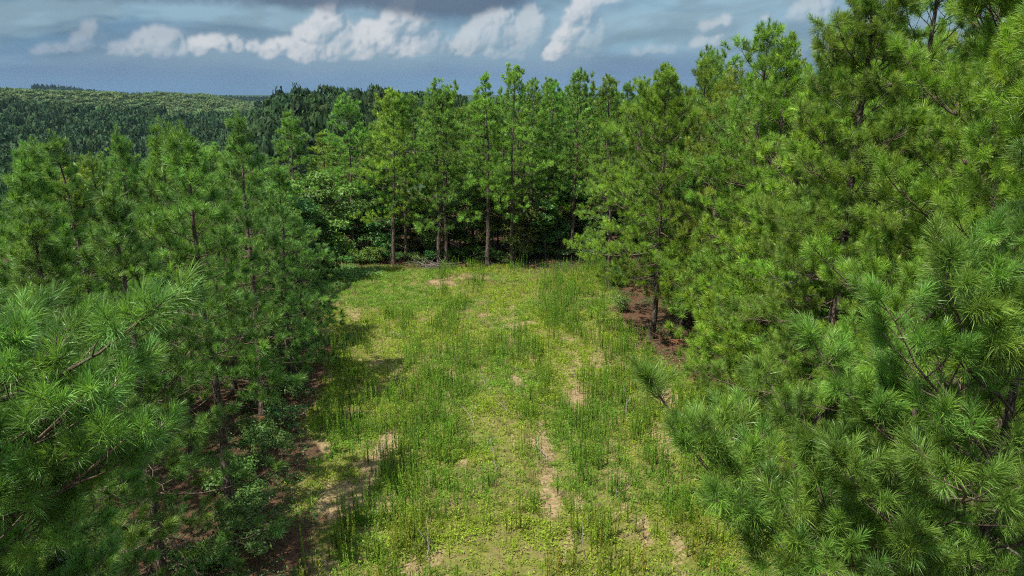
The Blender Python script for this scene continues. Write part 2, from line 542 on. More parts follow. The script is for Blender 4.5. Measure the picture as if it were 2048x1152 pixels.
def ground_mat():
    m = bpy.data.materials.new('ground_soil')
    m.use_nodes = True
    T = NT(m.node_tree)
    out = T.n('ShaderNodeOutputMaterial')
    p = T.n('ShaderNodeBsdfPrincipled')
    T.link(p.outputs[0], out.inputs[0])
    at = T.n('ShaderNodeAttribute', attribute_name='tint')   # r: clearing, g: bare soil, b: far wood
    sp = T.n('ShaderNodeSeparateXYZ')
    T.link(at.outputs[1], sp.inputs[0])
    tc = T.n('ShaderNodeTexCoord').outputs['Object']
    nf = T.noise(tc, 9.0, 6, 0.65)
    nm = T.noise(tc, 1.3, 5, 0.6)
    nv = T.noise(tc, 42.0, 3, 0.6)
    soil = T.mix(T.ramp(nf, 0.3, 0.7), (0.160, 0.114, 0.058), (0.31, 0.230, 0.125))
    soil = T.mix(T.m('MULTIPLY', T.ramp(nv, 0.58, 0.70), 0.6), soil, (0.12, 0.075, 0.045))
    moss = T.mix(T.ramp(nf, 0.3, 0.7), (0.070, 0.080, 0.016), (0.175, 0.180, 0.040))
    moss = T.mix(T.ramp(nm, 0.45, 0.7), moss, (0.16, 0.130, 0.055))
    litter = T.mix(T.ramp(nf, 0.3, 0.7), (0.045, 0.028, 0.017), (0.120, 0.066, 0.038))
    litter = T.mix(T.m('MULTIPLY', T.ramp(nm, 0.5, 0.7), 0.6), litter, (0.07, 0.05, 0.032))
    bare = T.ramp(T.m('ADD', sp.outputs[1], T.m('MULTIPLY', T.m('SUBTRACT', nf, 0.5), 1.7)), 0.30, 0.70)
    clr = T.ramp(T.m('ADD', sp.outputs[0], T.m('MULTIPLY', T.m('SUBTRACT', nm, 0.5), 0.9)), 0.3, 0.7)
    c = T.mix(bare, moss, soil)
    c = T.mix(clr, litter, c)
    c = T.mix(sp.outputs[2], c, (0.028, 0.05, 0.022))
    T.put(p.inputs['Base Color'], c)
    p.inputs['Roughness'].default_value = 0.95
    p.inputs['Specular IOR Level'].default_value = 0.1
    bp = T.n('ShaderNodeBump')
    bp.inputs['Strength'].default_value = 0.7
    bp.inputs['Distance'].default_value = 0.05
    T.put(bp.inputs['Height'], T.m('ADD', nf, T.m('MULTIPLY', nv, 0.4)))
    T.link(bp.outputs[0], p.inputs['Normal'])
    return m


def build_ground():
    def axis(a, b, step, far):
        core = np.arange(a, b + 1e-6, step)
        g, s, out = 0.0, step, []
        while g < far:
            s *= 1.16
            g += s
            out.append(g)
        out = np.array(out)
        return np.concatenate([a - out[::-1], core, b + out])
    xs = axis(-17, 16, 0.34, 9000)
    ys = axis(8, 54, 0.34, 9000)
    X, Y = np.meshgrid(xs, ys)
    x, y = X.ravel(), Y.ravel()
    z = land(x, y)
    nx, ny = len(xs), len(ys)
    i = (np.arange(ny - 1)[:, None] * nx + np.arange(nx - 1)[None]).ravel()
    f = np.concatenate([np.stack([i, i + 1, i + nx + 1], 1), np.stack([i, i + nx + 1, i + nx], 1)])
    r = np.hypot(x, y)
    t = np.stack([clearing(x, y), bareness(x, y), smooth(r, 90, 160)], 1)
    b = MB()
    b.add(np.stack([x, y, z], 1), f, 0, t)
    o = link('ground', b.mesh('ground', [ground_mat()], (0,)))
    o['kind'] = 'structure'
    o['label'] = 'grassy clearing and needle covered forest floor'


build_ground()


# ------------------------------------------------------------------ pine generator
def branch_lines(rng, L, dens=1.0):
    """a pine branch along +X, curving up at its end: wood polylines and needle tufts"""
    wood, tufts = [], []
    n = max(5, int(L * 3) + 3)
    t = np.linspace(0, 1, n)
    lat = np.cumsum(rng.normal(0, 0.035, n)) * L * 0.5
    curve = rng.uniform(0.10, 0.28) * L
    main = np.stack([t * L, lat, curve * t ** 2.2 - 0.05 * L * np.sin(t * math.pi)], 1)
    r0 = 0.007 + 0.0062 * L
    wood.append((main, r0 * (1 - t * 0.78)))
    mt = lambda q: np.array([np.interp(q, t, main[:, k]) for k in range(3)])

    def shoot(p, d, s):
        tufts.append((p, norm(d + np.array([0, 0, 0.35])), s))

    def cluster(p, d, k):
        shoot(p, d, rng.uniform(0.95, 1.2))
        for _ in range(k):
            dd = norm(d + rng.normal(0, 0.55, 3) + np.array([0, 0, 0.25]))
            l = rng.uniform(0.08, 0.2)
            q = p - d * rng.uniform(0.05, 0.2)
            wood.append((np.stack([q, q + dd * l]), np.array([0.005, 0.0035])))
            shoot(q + dd * l, dd, rng.uniform(0.7, 1.0))
    dtip = norm(main[-1] - main[-2])
    cluster(main[-1], dtip, 3)
    nt = int((L * 6.0 + 2) * dens)
    for i in range(nt):
        q = 0.14 + 0.82 * (i + rng.uniform(0, 0.9)) / nt
        p = mt(q)
        side = 1 if (i % 2) else -1
        a = side * math.radians(rng.uniform(32, 68))
        e = math.radians(rng.uniform(0, 38))
        d = np.array([math.cos(a) * math.cos(e), math.sin(a) * math.cos(e), math.sin(e)])
        tl = (0.42 * L * (1 - q) + 0.22) * rng.uniform(0.7, 1.25)
        s = np.linspace(0, 1, 4)
        tw = p + d * (s * tl)[:, None] + np.stack([0 * s, 0 * s, 0.16 * tl * s ** 2], 1) + rng.normal(0, 0.012, (4, 3)) * s[:, None]
        wood.append((tw, (0.004 + 0.007 * tl) * (1 - 0.6 * s)))
        d2 = norm(tw[-1] - tw[-2])
        cluster(tw[-1], d2, 1 + int(rng.random() < 0.6))
        if tl > 0.55:
            for sgn in (-1, 1):
                b = tw[2] if sgn > 0 else tw[1] * 0.4 + tw[2] * 0.6
                perp = np.cross(d2, [0, 0, 1.0])
                d3 = norm(d2 + sgn * perp * rng.uniform(0.6, 1.1) + np.array([0, 0, rng.uniform(0, 0.5)]))
                l3 = tl * rng.uniform(0.3, 0.5)
                wood.append((np.stack([b, b + d3 * l3 * 0.5, b + d3 * l3 + np.array([0, 0, 0.04])]), np.array([0.006, 0.005, 0.0035])))
                cluster(b + d3 * l3, d3, 1)
    return wood, tufts


def needles(rng, P, D, S, count, width, seg2=False, length=0.175, tint=None):
    """expand tufts into needle blades"""
    T = len(P)
    D = norm(D)
    ref = norm(np.cross(D, norm(rng.normal(0, 1, (T, 3)))))
    ref2 = np.cross(D, ref)
    u = rng.random((T, count))
    th = np.radians(72 - 54 * u) * rng.uniform(0.75, 1.2, (T, count))
    ph = rng.random((T, count)) * 2 * math.pi
    back = (u * 0.19 - 0.15) * S[:, None]
    base = P[:, None] + D[:, None] * back[..., None]
    d = D[:, None] * np.cos(th)[..., None] + (ref[:, None] * np.cos(ph)[..., None] + ref2[:, None] * np.sin(ph)[..., None]) * np.sin(th)[..., None]
    ln = length * S[:, None] * rng.uniform(0.75, 1.1, (T, count))
    tip = base + d * ln[..., None]
    tip[..., 2] -= ln * rng.uniform(0.0, 0.22, (T, count))
    w = norm(np.cross(d, rng.normal(0, 1, (T, count, 3)))) * (width * 0.5)
    if tint is None:
        g = rng.uniform(0.55, 1.35, T)
        yel = rng.random(T)
        tint = np.stack([g * (0.88 + 0.32 * yel), g * (0.96 + 0.10 * yel), g * (1.12 - 0.28 * yel)], 1)
    ct = tint[:, None] * rng.uniform(0.8, 1.2, (T, count))[..., None]
    if seg2:
        midp = base + d * (ln * 0.55)[..., None]
        midp[..., 2] += ln * 0.02
        v = np.stack([base - w * 0.6, base + w * 0.6, midp + w, midp - w, tip], 2).reshape(-1, 3)
        k = np.arange(T * count)[:, None] * 5
        f = np.concatenate([k + [0, 1, 2], k + [0, 2, 3], k + [3, 2, 4]])
        c = np.repeat(ct.reshape(-1, 3), 5, 0)
    else:
        v = np.stack([base - w, base + w, tip], 2).reshape(-1, 3)
        k = np.arange(T * count)[:, None] * 3
        f = k + [0, 1, 2]
        c = np.repeat(ct.reshape(-1, 3), 3, 0)
    return v, f, c


def trunk_line(rng, h):
    z = np.linspace(0, h, 16)
    a = np.stack([np.cumsum(rng.normal(0, 0.035, 16)), np.cumsum(rng.normal(0, 0.035, 16)), z], 1)
    a[:, :2] -= a[0, :2]
    return a


def trunk_radius(h, z):
    q = np.clip(z / h, 0, 1)
    r = 0.0115 * h * (1 - q) ** 0.85 + 0.012
    return r + 0.05 * np.exp(-np.asarray(z) / 0.35)


def rot_branch(yaw, pitch, roll=0.0):
    return np.array(Matrix.Rotation(yaw, 3, 'Z') @ Matrix.Rotation(-pitch, 3, 'Y') @ Matrix.Rotation(roll, 3, 'X'))


def whorls(rng, h, z0, R, cone=0.75, gap=1.0):
    """heights, headings, tilts and lengths of the branches of one pine"""
    out = []
    z = z0
    lop, amp = rng.random() * 6.28, rng.uniform(0.05, 0.28)
    while z < h - 0.25:
        q = (z - z0) / (h - z0)
        k = int(rng.integers(3, 6))
        a0 = rng.random() * 6.28
        for i in range(k):
            side = 1 + amp * math.sin(a0 + i * 6.283 / k + lop)
            ln = (R * side * (1 - q) ** cone * (0.72 + 0.28 * min(1, q * 5)) + 0.30) * rng.uniform(0.6, 1.2)
            pit = math.radians(-14 + 70 * q ** 1.25 + rng.normal(0, 8))
            out.append((z + rng.uniform(-0.12, 0.12), a0 + i * 6.283 / k + rng.normal(0, 0.25), pit, max(0.3, ln)))
        z += gap * rng.uniform(0.42, 0.70) * (1.0 if q < 0.7 else 0.7)
    return out


def pine_variant(seed, h, z0, R, count, width, sides, twigs=True, dens=1.0, length=0.175, cone=0.75, dead=8, skip=1, gap=1.0):
    """one pine: a trunk mesh and a crown mesh (limbs and needles)"""
    rng = np.random.default_rng(seed)
    ax = trunk_line(rng, h)
    at = lambda z: np.array([np.interp(z, ax[:, 2], ax[:, k]) for k in range(3)])
    tb = MB()
    tz = np.concatenate([[-0.3, 0, 0.12, 0.35, 0.8], np.linspace(1.4, h, 18)])
    tp = np.array([at(max(0, z)) + [0, 0, min(0, z)] for z in tz])
    v, f = tube(tp, trunk_radius(h, np.maximum(tz, 0)), 9 if sides > 3 else 6)
    tb.add(v, f)
    cb = MB()
    P, D, S, B = [], [], [], []
    for z, yaw, pit, ln in whorls(rng, h, z0, R, cone, gap):
        if rng.random() < 0.10:
            continue
        bt = rng.uniform(0.72, 1.25)
        wood, tufts = branch_lines(rng, ln, dens)
        Rm = rot_branch(yaw, pit, rng.uniform(-0.4, 0.4))
        o = at(z)
        for i, (pts, rad) in enumerate(wood):
            if i and (not twigs or rad[0] < 0.0065):
                continue
            v, f = tube(pts @ Rm.T + o, rad, sides if i == 0 else 3)
            cb.add(v, f, 0)
        for p, d, s in tufts[::skip]:
            P.append(Rm @ p + o); D.append(Rm @ d); S.append(s); B.append(bt)
    # leader
    top = at(h)
    for k in range(9):
        P.append(top + [rng.normal(0, .05), rng.normal(0, .05), 0.35 - 0.12 * k]); D.append(norm(np.array([rng.normal(0, .25), rng.normal(0, .25), 1.0]))); S.append(0.6 + .05 * k); B.append(1.0)
    # dead snags under the crown
    for k in range(dead):
        z = z0 * rng.uniform(0.25, 1.05)
        Rm = rot_branch(rng.random() * 6.28, math.radians(rng.uniform(-25, 15)))
        l = rng.uniform(0.4, 1.5)
        s = np.linspace(0, 1, 4)
        pts = np.stack([s * l, rng.normal(0, 0.04, 4) * s, -0.1 * l * s ** 2], 1)
        v, f = tube(pts @ Rm.T + at(z), 0.014 * (1 - 0.7 * s), 3)
        cb.add(v, f, 0)
    P, D, S = np.array(P), np.array(D), np.array(S)
    v, f, c = needles(rng, P, D, S, count, width, length=length)
    cb.add(v, f, 1, c * np.repeat(np.array(B), count * 3)[:, None])
    return tb.mesh('pine_trunk', [M_BARK], (0,)), cb.mesh('pine_crown', [M_TWIG, M_NEEDLE], (0,)), h


SERIAL = [0]


def plant_tree(name, parts, x, y, h, label, cat, group, color=(1, 1, 1), rotz=None, width=None, mesh_h=None, lean=(0, 0)):
    """a tree: an Empty at its foot with trunk and crown, sharing meshes with its like"""
    SERIAL[0] += 1
    rng = np.random.default_rng(1000 + SERIAL[0])
    e = link(name, None, loc=(x, y, land1(x, y) - 0.03))
    e.empty_display_size = 0.5
    s = h / mesh_h
    w = s if width is None else width
    e.scale = (w, w, s)
    e.rotation_euler = (lean[0], lean[1], rng.random() * 6.28 if rotz is None else rotz)
    tag(e, label, cat, group)
    for nm, me in parts:
        o = link(nm, me, e)
        o.color = (*color, 1)
    return e


# ---- variants: near enough to see tufts, and far
PINE_MID = [pine_variant(10 + i, 12.0, z0, R, 48, 0.0128, 4, True, 0.42, cone=cn, length=0.235, gap=1.1) for i, (z0, R, cn) in enumerate([(3.0, 3.0, .8), (3.6, 2.7, .7), (2.6, 3.2, .85)])]
PINE_BROAD = [pine_variant(26, 12.6, 3.4, 4.1, 48, 0.0128, 4, True, 0.52, cone=0.62, length=0.235, gap=0.95)]
PINE_LOW = [pine_variant(20 + i, 12.0, z0, R, 48, 0.0128, 4, True, 0.45, cone=cn, length=0.235, gap=1.15) for i, (z0, R, cn) in enumerate([(1.2, 3.9, .9), (1.5, 3.6, .85)])]
PINE_YOUNG = [pine_variant(30 + i, 11.0, z0, R, 50, 0.0122, 4, True, 0.42, cone=cn, length=0.24, gap=1.0) for i, (z0, R, cn) in enumerate([(1.9, 2.9, 1.0), (1.6, 3.1, 1.1), (2.3, 2.8, .95), (4.3, 3.0, .95)])]
PINE_FAR = [pine_variant(50 + i, 12.5, z0, R, 28, 0.024, 3, False, 0.42, cone=cn, dead=12, length=0.24, gap=1.3) for i, (z0, R, cn) in enumerate([(3.8, 2.9, .6), (4.8, 2.6, .5), (3.2, 3.1, .8), (5.8, 2.4, .45), (4.0, 2.7, 1.0), (5.0, 2.9, .6)])]


# ---- pines near the lens: every branch its own object
def branch_library():
    lib = {}
    for key, L, n in (('short', 0.75, 3), ('medium', 1.5, 4), ('long', 2.4, 5), ('longest', 3.2, 3)):
        lib[key] = []
        for i in range(n):
            rng = np.random.default_rng(700 + int(L * 100) + i)
            wood, tufts = branch_lines(rng, L, 0.85)
            wb = MB()
            for k, (pts, rad) in enumerate(wood):
                v, f = tube(pts, rad, 6 if k == 0 else 4)
                wb.add(v, f)
            nb = MB()
            P = np.array([t[0] for t in tufts]); D = np.array([t[1] for t in tufts]); S = np.array([t[2] for t in tufts])
            v, f, c = needles(rng, P, D, S, 100, 0.0048, True, 0.175)
            nb.add(v, f, 0, c)
            lib[key].append((L, wb.mesh('branch_wood', [M_TWIG], (0,)), nb.mesh('branch_needles', [M_NEEDLE])))
    return lib


LIB = branch_library()


def bare_bough(seed, L):
    rng = np.random.default_rng(seed)
    wood, _ = branch_lines(rng, L, 0.5)
    b = MB()
    for k, (pts, rad) in enumerate(wood):
        b.add(*tube(pts * [1, 1, -0.5], rad, 5 if k == 0 else 3))
    return L, b.mesh('bare_bough', [M_DEAD], (0,))


BARE = [bare_bough(880 + i, 1.6 + 0.4 * i) for i in range(3)]


def cone_mesh():
    z = np.linspace(0, 0.085, 15)
    prof = 0.026 * np.sin(np.clip((z + 0.008) / 0.098, 0, 1) * math.pi) ** 0.7 * np.where(np.arange(15) % 2, 1.15, 0.72) + 0.001
    b = MB()
    b.add(*tube(np.stack([0 * z, 0 * z, -z], 1), prof, 9))
    return b.mesh('pine_cone', [M_CONE])


CONE = cone_mesh()


def near_pine(x, y, h, z0, R, seed, label, color, group='pines growing close to the viewpoint', extra=(), avoid=1.7, cone=0.75, gap=1.0):
    rng = np.random.default_rng(seed)
    z_g = land1(x, y) - 0.03
    e = link('pine_tree', None, loc=(x, y, z_g))
    tag(e, label, 'pine tree', group)
    ax = trunk_line(rng, h)
    at = lambda z: np.array([np.interp(z, ax[:, 2], ax[:, k]) for k in range(3)])
    tz = np.concatenate([[-0.3, 0, 0.12, 0.35, 0.8], np.linspace(1.4, h, 22)])
    tp = np.array([at(max(0, z)) + [0, 0, min(0, z)] for z in tz])
    tb = MB()
    tb.add(*tube(tp, trunk_radius(h, np.maximum(tz, 0)), 10))
    link('trunk', tb.mesh('near_trunk', [M_BARK], (0,)), e)
    cam_l = np.array([-x, -y, CAM_H - z_g])

    def put(z, yaw, pit, ln, roll):
        key = 'short' if ln < 1.05 else 'medium' if ln < 1.9 else 'long' if ln < 2.75 else 'longest'
        L, wm, nm = LIB[key][int(rng.integers(len(LIB[key])))]
        sc = ln / L
        o = at(z)
        tip = o + rot_branch(yaw, pit) @ np.array([ln, 0, 0.15 * ln])
        for q in (0.5, 0.8, 1.0):
            if np.linalg.norm(o + (tip - o) * q - cam_l) < avoid:
                return
        b = link('branch', wm, e, loc=tuple(o))
        b.rotation_euler = (Matrix.Rotation(yaw, 3, 'Z') @ Matrix.Rotation(-pit, 3, 'Y') @ Matrix.Rotation(roll, 3, 'X')).to_euler()
        b.scale = (sc,) * 3
        nn = link('needles', nm, b)
        nn.color = (*color, 1)
    for z, yaw, pit, ln in whorls(rng, h, z0, R, cone, gap):
        put(z, yaw, pit, ln, rng.uniform(-0.5, 0.5))
    put(h - 0.05, rng.random() * 6, math.radians(86), 0.7, 0)
    for tip, za in extra:             # boughs the photograph shows reaching into view
        t = np.array(tip) - np.array([x, y, z_g])
        o = at(za)
        d = t - o
        ln = np.linalg.norm(d)
        put(za, math.atan2(d[1], d[0]), math.asin(d[2] / ln) - 0.13, ln, rng.uniform(-0.3, 0.3))
    for k in range(7):                # dead boughs low in the crown
        L, me = BARE[k % 3]
        zb = rng.uniform(z0 * 0.7, z0 + 0.55 * (h - z0))
        d = link('dead_branch', me, e, loc=tuple(at(zb)))
        d.rotation_euler = (0, rng.uniform(-0.1, 0.35), rng.random() * 6.28)
    for k in range(9):                # cones among the upper boughs
        zb = rng.uniform(0.62, 0.9) * h
        a = rng.random() * 6.28
        rr = R * (1 - zb / h) ** cone * rng.uniform(1.0, 1.9)
        p = at(zb) + np.array([math.cos(a) * rr, math.sin(a) * rr, rng.uniform(0, 0.3)])
        c = link('pine_cone', CONE, e, loc=tuple(p))
        c.rotation_euler = (rng.uniform(-0.7, 0.7), rng.uniform(-0.7, 0.7), 0)
    return e


YG = (1.20, 1.16, 0.76)      # warm, sunlit-needled pines of the right-hand stand
BG = (0.90, 1.0, 1.15)      # bluer young pines of the left-hand stand
near_pine(-7.0, 6.7, 9.6, 3.0, 3.0, 901, 'pine with large needle tufts reaching in close at the lower left corner', (0.84, 0.94, 1.05), gap=0.72,
          extra=[(sight_point(310, 690, 5.6), 9.0), (sight_point(330, 960, 5.8), 7.7), (sight_point(110, 720, 6.0), 8.7), (sight_point(60, 1070, 5.2), 7.6), (sight_point(220, 1060, 6.0), 7.1), (sight_point(190, 800, 6.0), 8.5), (sight_point(40, 880, 5.6), 8.3), (sight_point(280, 860, 5.6), 8.3), (sight_point(140, 960, 5.4), 7.9)])
near_pine(5.0, 6.2, 11.0, 3.0, 2.8, 902, 'pine with dark long needled boughs filling the lower right corner', (0.92, 0.96, 0.85),
          extra=[(sight_point(1265, 840, 7.2), 6.9), (sight_point(1330, 930, 6.6), 6.8), (sight_point(1420, 1080, 6.0), 6.9), (sight_point(1490, 820, 6.8), 7.6), (sight_point(1600, 700, 6.6), 8.2), (sight_point(1740, 620, 6.0), 8.8), (sight_point(1850, 530, 6.0), 9.4), (sight_point(1900, 1000, 4.6), 8.4), (sight_point(1650, 980, 5.6), 7.6)])
near_pine(6.9, 8.9, 13.6, 3.0, 3.0, 903, 'tall pine rising past the upper right corner behind the closest boughs', YG)
near_pine(8.6, 12.6, 16.0, 3.5, 3.1, 904, 'tallest pine at the right edge with two dark upright stems', YG)
near_pine(7.9, 16.6, 15.2, 3.0, 3.0, 905, 'tall pine with an open spindly top against the sky, right of the broad crowned pine', (1.15, 1.05, 0.85))
near_pine(-8.0, 9.2, 9.3, 3.0, 2.4, 906, 'young pine behind the large lower left tufts at the left edge', BG)


# ------------------------------------------------------------------ pines of the two flanking stands and the far edge
def pine(kind, i, x, y, h, label, group, color=(1, 1, 1), width=None, lean=(0, 0)):
    if lean == (0, 0):
        lean = (0.02 * math.sin(x * 7.1), 0.02 * math.cos(y * 5.3))
    t, c, mh = kind[i % len(kind)]
    return plant_tree('pine_tree', (('trunk', t), ('crown', c)), x, y, h, label, 'pine tree', group, color, width=width, mesh_h=mh, lean=lean)


def at_top(px, py, Y):
    """x position and height of a tree whose tip shows at a photo pixel, standing Y ahead"""
    p = sight_point(px, py, Y)
    return p[0], p[2] - land1(p[0], Y)


G_L = 'young pines of the stand beside the clearing'
G_R = 'pines of the stand with yellow green needles'
G_F = 'pines along the far edge of the clearing'
MAN = []     # trees one can point at: (kind, px, py, Y, label, group, colour, width)
left_named = [
    (372, 272, 18.0, 'bushy young pine whose dark bare trunk shows lowest at the left of the clearing', 1.02),
    (205, 385, 14.5, 'young pine with an upright stem seen through thin needles, low in the left stand', 1.0),
    (465, 238, 25.0, 'tallest young pine of the left stand with a pale pointed top', 0.95),
    (297, 258, 21.5, 'young pine with a spire of upright candles near the middle of the left stand', 0.9),
    (232, 268, 24.5, 'slim young pine just left of the candle topped spire', 0.8),
    (130, 280, 23.0, 'young pine beside a bright yellow green gap at the left', 0.95),
    (38, 305, 21.0, 'leftmost young pine top rising against the dark valley woods', 0.95),
    (540, 330, 28.0, 'young pine with greyish needles leaning over the left rim of the clearing', 0.95),
    (590, 430, 33.5, 'low spreading pine at the far left rim of the clearing', 0.95),
    (55, 420, 15.0, 'short young pine at the left edge under the taller tops', 0.9)]
for i, (px, py, Y, lab, w) in enumerate(left_named):
    x, h = at_top(px, py, Y)
    MAN.append((x, Y))
    pine(PINE_YOUNG[3:] if i == 0 else PINE_YOUNG[:3], i, x, Y, h, lab, G_L, BG if i % 3 else (0.95, 1.0, 1.0), width=w)
right_named = [
    (1330, 158, 34.0, 'pine on a dark bare trunk standing over red needle litter at the right rim', 1.0, (1.25, 1.25, 0.75), PINE_BROAD),
    (1520, 62, 28.0, 'broad crowned pine standing highest against the sky right of centre', 1.15, (1.05, 1.05, 0.8), PINE_MID),
    (1432, 112, 38.5, 'dark narrow pine top just left of the broad crowned pine', 1.0, (0.8, 0.9, 0.85), PINE_MID),
    (1600, 200, 23.0, 'low branching lime green pine at the right rim of the clearing', 1.1, (1.35, 1.25, 0.7), PINE_LOW),
    (1560, 150, 29.0, 'wide low boughed pine beside the bare right trunk', 1.05, YG, PINE_LOW),
    (1800, 120, 18.5, 'wide pine filling the right middle with sunlit boughs', 1.0, YG, PINE_LOW),
    (1700, 60, 21.0, 'pine with open sunlit crown under the upper right sky', 1.1, YG, PINE_MID),
    (1230, 250, 43.5, 'pine with flat layered boughs at the far right corner of the clearing', 1.0, (1.1, 1.05, 0.9), PINE_MID)]
for i, (px, py, Y, lab, w, colr, kind) in enumerate(right_named):
    x, h = at_top(px, py, Y)
    MAN.append((x, Y))
    pine(kind, i, x, Y, h, lab, G_R, colr, width=w)
for i, (x, y, h, lab) in enumerate([(9.1, 21.8, 13.4, 'lime green pine sweeping its lowest boughs over the right rim grass'), (9.7, 26.2, 13.6, 'dense low boughed pine between the lime green pine and the bare trunk')]):
    MAN.append((x, y))
    pine(PINE_LOW, i, x, y, h, lab, G_R, (1.35, 1.25, 0.7) if i == 0 else YG, width=1.1)
for i, (x, y, h, lab) in enumerate([(10.9, 15.0, 17.0, 'tall pine closing the sky in the upper right corner'), (10.9, 19.4, 16.6, 'tall pine between the open spindly top and the tallest right edge pine')]):
    MAN.append((x, y))
    pine(PINE_MID, i + 1, x, y, h, lab, G_R, YG, width=1.15)
far_named = [
    (772, 185, 50.0, 'lime tinted pine with a slim bare trunk, leftmost of the far edge row', 1.0, (1.3, 1.2, 0.8)),
    (800, 200, 51.5, 'dark pine close behind the leftmost slim trunk of the far row', 0.95, (0.8, 0.9, 0.9)),
    (868, 168, 50.2, 'bushy topped far pine, first of a close pair of trunks', 1.05, (0.85, 0.95, 0.95)),
    (884, 182, 50.0, 'far pine with a leaning trunk, second of the close pair', 0.95, (0.95, 1.0, 0.95)),
    (972, 155, 49.4, 'broad topped far pine with a low bright bough over its grey trunk', 1.1, (1.0, 1.0, 0.85)),
    (1024, 146, 49.8, 'far pine whose thin bare leader pokes highest above the row', 0.95, (1.05, 1.0, 0.85)),
    (1066, 166, 52.5, 'far pine just right of the thin bare leader', 0.95, (0.95, 0.95, 0.8)),
    (1152, 152, 52.0, 'far pine with a narrow dark spire right of centre', 0.95, (0.85, 0.92, 0.9)),
    (1225, 165, 54.0, 'last narrow spire of the far row before the right stand', 0.9, (0.8, 0.9, 0.9)),
    (690, 208, 52.0, 'far pine standing apart in front of the dark wooded hill', 0.95, (0.85, 0.95, 0.9)),
    (575, 228, 54.0, 'open crowned far pine above the light green broadleaf tree', 1.0, (0.8, 0.92, 0.85))]
for i, (px, py, Y, lab, w, colr) in enumerate(far_named):
    x, h = at_top(px, py, Y)
    if Y > 51 and px < 700:
        pass
    MAN.append((x, Y))
    pine(PINE_FAR, i, x, Y, h, lab, G_F, tuple(1.2 * q for q in colr), width=w)


def free(x, y, d):
    return all((x - a) ** 2 + (y - b) ** 2 > d * d for a, b in MAN)


FAR_MARKS = [(-17, 'the light green broadleaf tree'), (-13, 'the pine before the wooded hill'), (-9, 'the leftmost slim far trunk'), (-5.5, 'the close pair of far trunks'),
             (-1.5, 'the low bright bough'), (1.5, 'the thin bare leader'), (5, 'the narrow dark spire'), (8.5, 'the last far spire'), (14, 'the flat layered boughs'), (22, 'the broad crowned pine'), (31, 'the right stand')]
RIGHT_MARKS = [(15, 'the tall corner pines'), (20, 'the lime green rim pine'), (25, 'the dense low boughed pine'), (30, 'the broad crowned pine'), (35, 'the bare trunk over red litter'), (41, 'the dark narrow pine top'), (47, 'the flat layered boughs')]
LEFT_MARKS = [(12, 'the large lower left tufts'), (16, 'the dark bare left trunk'), (20, 'the candle topped spire'), (25, 'the tallest pale pointed pine'), (29, 'the greyish leaning pine'), (35, 'the low spreading rim pine'), (42, 'the light green broadleaf tree'), (48, 'the far left corner')]
NTH = ['close', 'second', 'third', 'fourth', 'fifth', 'sixth', 'seventh', 'eighth', 'ninth']


def mark(table, q):
    return min(table, key=lambda t: abs(t[0] - q))[1]


def tone(c):
    q = c[0] / c[1]
    return 'yellowish' if q > 1.16 else 'fresh green' if q > 1.04 else 'mid green' if q > 0.93 else 'bluish green'


def size_word(h, a, b):
    return 'short' if h < a else 'tall' if h > b else 'middling'


rngp = np.random.default_rng(77)
# the far stand, rows behind the edge
for row in range(6):
    for k in range(-11, 13):
        x = k * 3.0 + rngp.uniform(-1.1, 1.1)
        y = 51.5 + row * 3.4 + rngp.uniform(-1.0, 1.0)
        if not free(x, y, 1.5) or abs(x) > 0.74 * y:
            continue
        if x < -16 or rngp.random() < 0.2:
            continue
        MAN.append((x, y))
        top = np.interp(x, [-34, -22, -16, -11.5, -9, -4, 6, 30], [8.6, 8.8, 9.4, 10.0, 11.4, 12.1, 12.3, 12.8])
        h = top + rngp.uniform(-1.9, 0.7) - land1(x, y)
        g = rngp.uniform(0.85, 1.25)
        cc = (g * rngp.uniform(0.85, 1.25), g, g * rngp.uniform(0.8, 1.0))
        pine(PINE_FAR, int(rngp.integers(6)), x, y, h, '%s %s pine in the %s rank behind %s' % (size_word(h, top - 0.4, top + 0.3), tone(cc), ['front', 'second', 'third', 'fourth', 'fifth', 'rearmost'][row], mark(FAR_MARKS, x)),
             'pines deeper in the far stand', cc, width=rngp.uniform(0.85, 1.15), lean=tuple(rngp.normal(0, 0.025, 2)))
# the right-hand stand
for x0 in np.arange(9.5, 33, 3.3):
    for y0 in np.arange(15.0, 50, 3.3):
        x, y = x0 + rngp.uniform(-0.8, 0.8), y0 + rngp.uniform(-0.9, 0.9)
        if not free(x, y, 2.1) or x > 0.80 * y + 2 or x < np.interp(y, [15, 22, 30, 40, 50], [9.5, 10.5, 9.0, 9.0, 9.5]) or x > 9 + 14:
            continue
        MAN.append((x, y))
        h = rngp.uniform(12.2, 14.4)
        cc = (rngp.uniform(0.95, 1.35), rngp.uniform(0.95, 1.12), 0.8)
        pine(PINE_MID if y < 40 else PINE_FAR, int(rngp.integers(6)), x, y, h, '%s %s pine %s inside the right stand near %s' % (size_word(h, 12.9, 13.7), tone(cc), NTH[min(8, int((x - 8.5) / 3.3))], mark(RIGHT_MARKS, y)),
             'pines deeper in the right stand', cc, width=rngp.uniform(0.95, 1.15), lean=tuple(rngp.normal(0, 0.02, 2)))
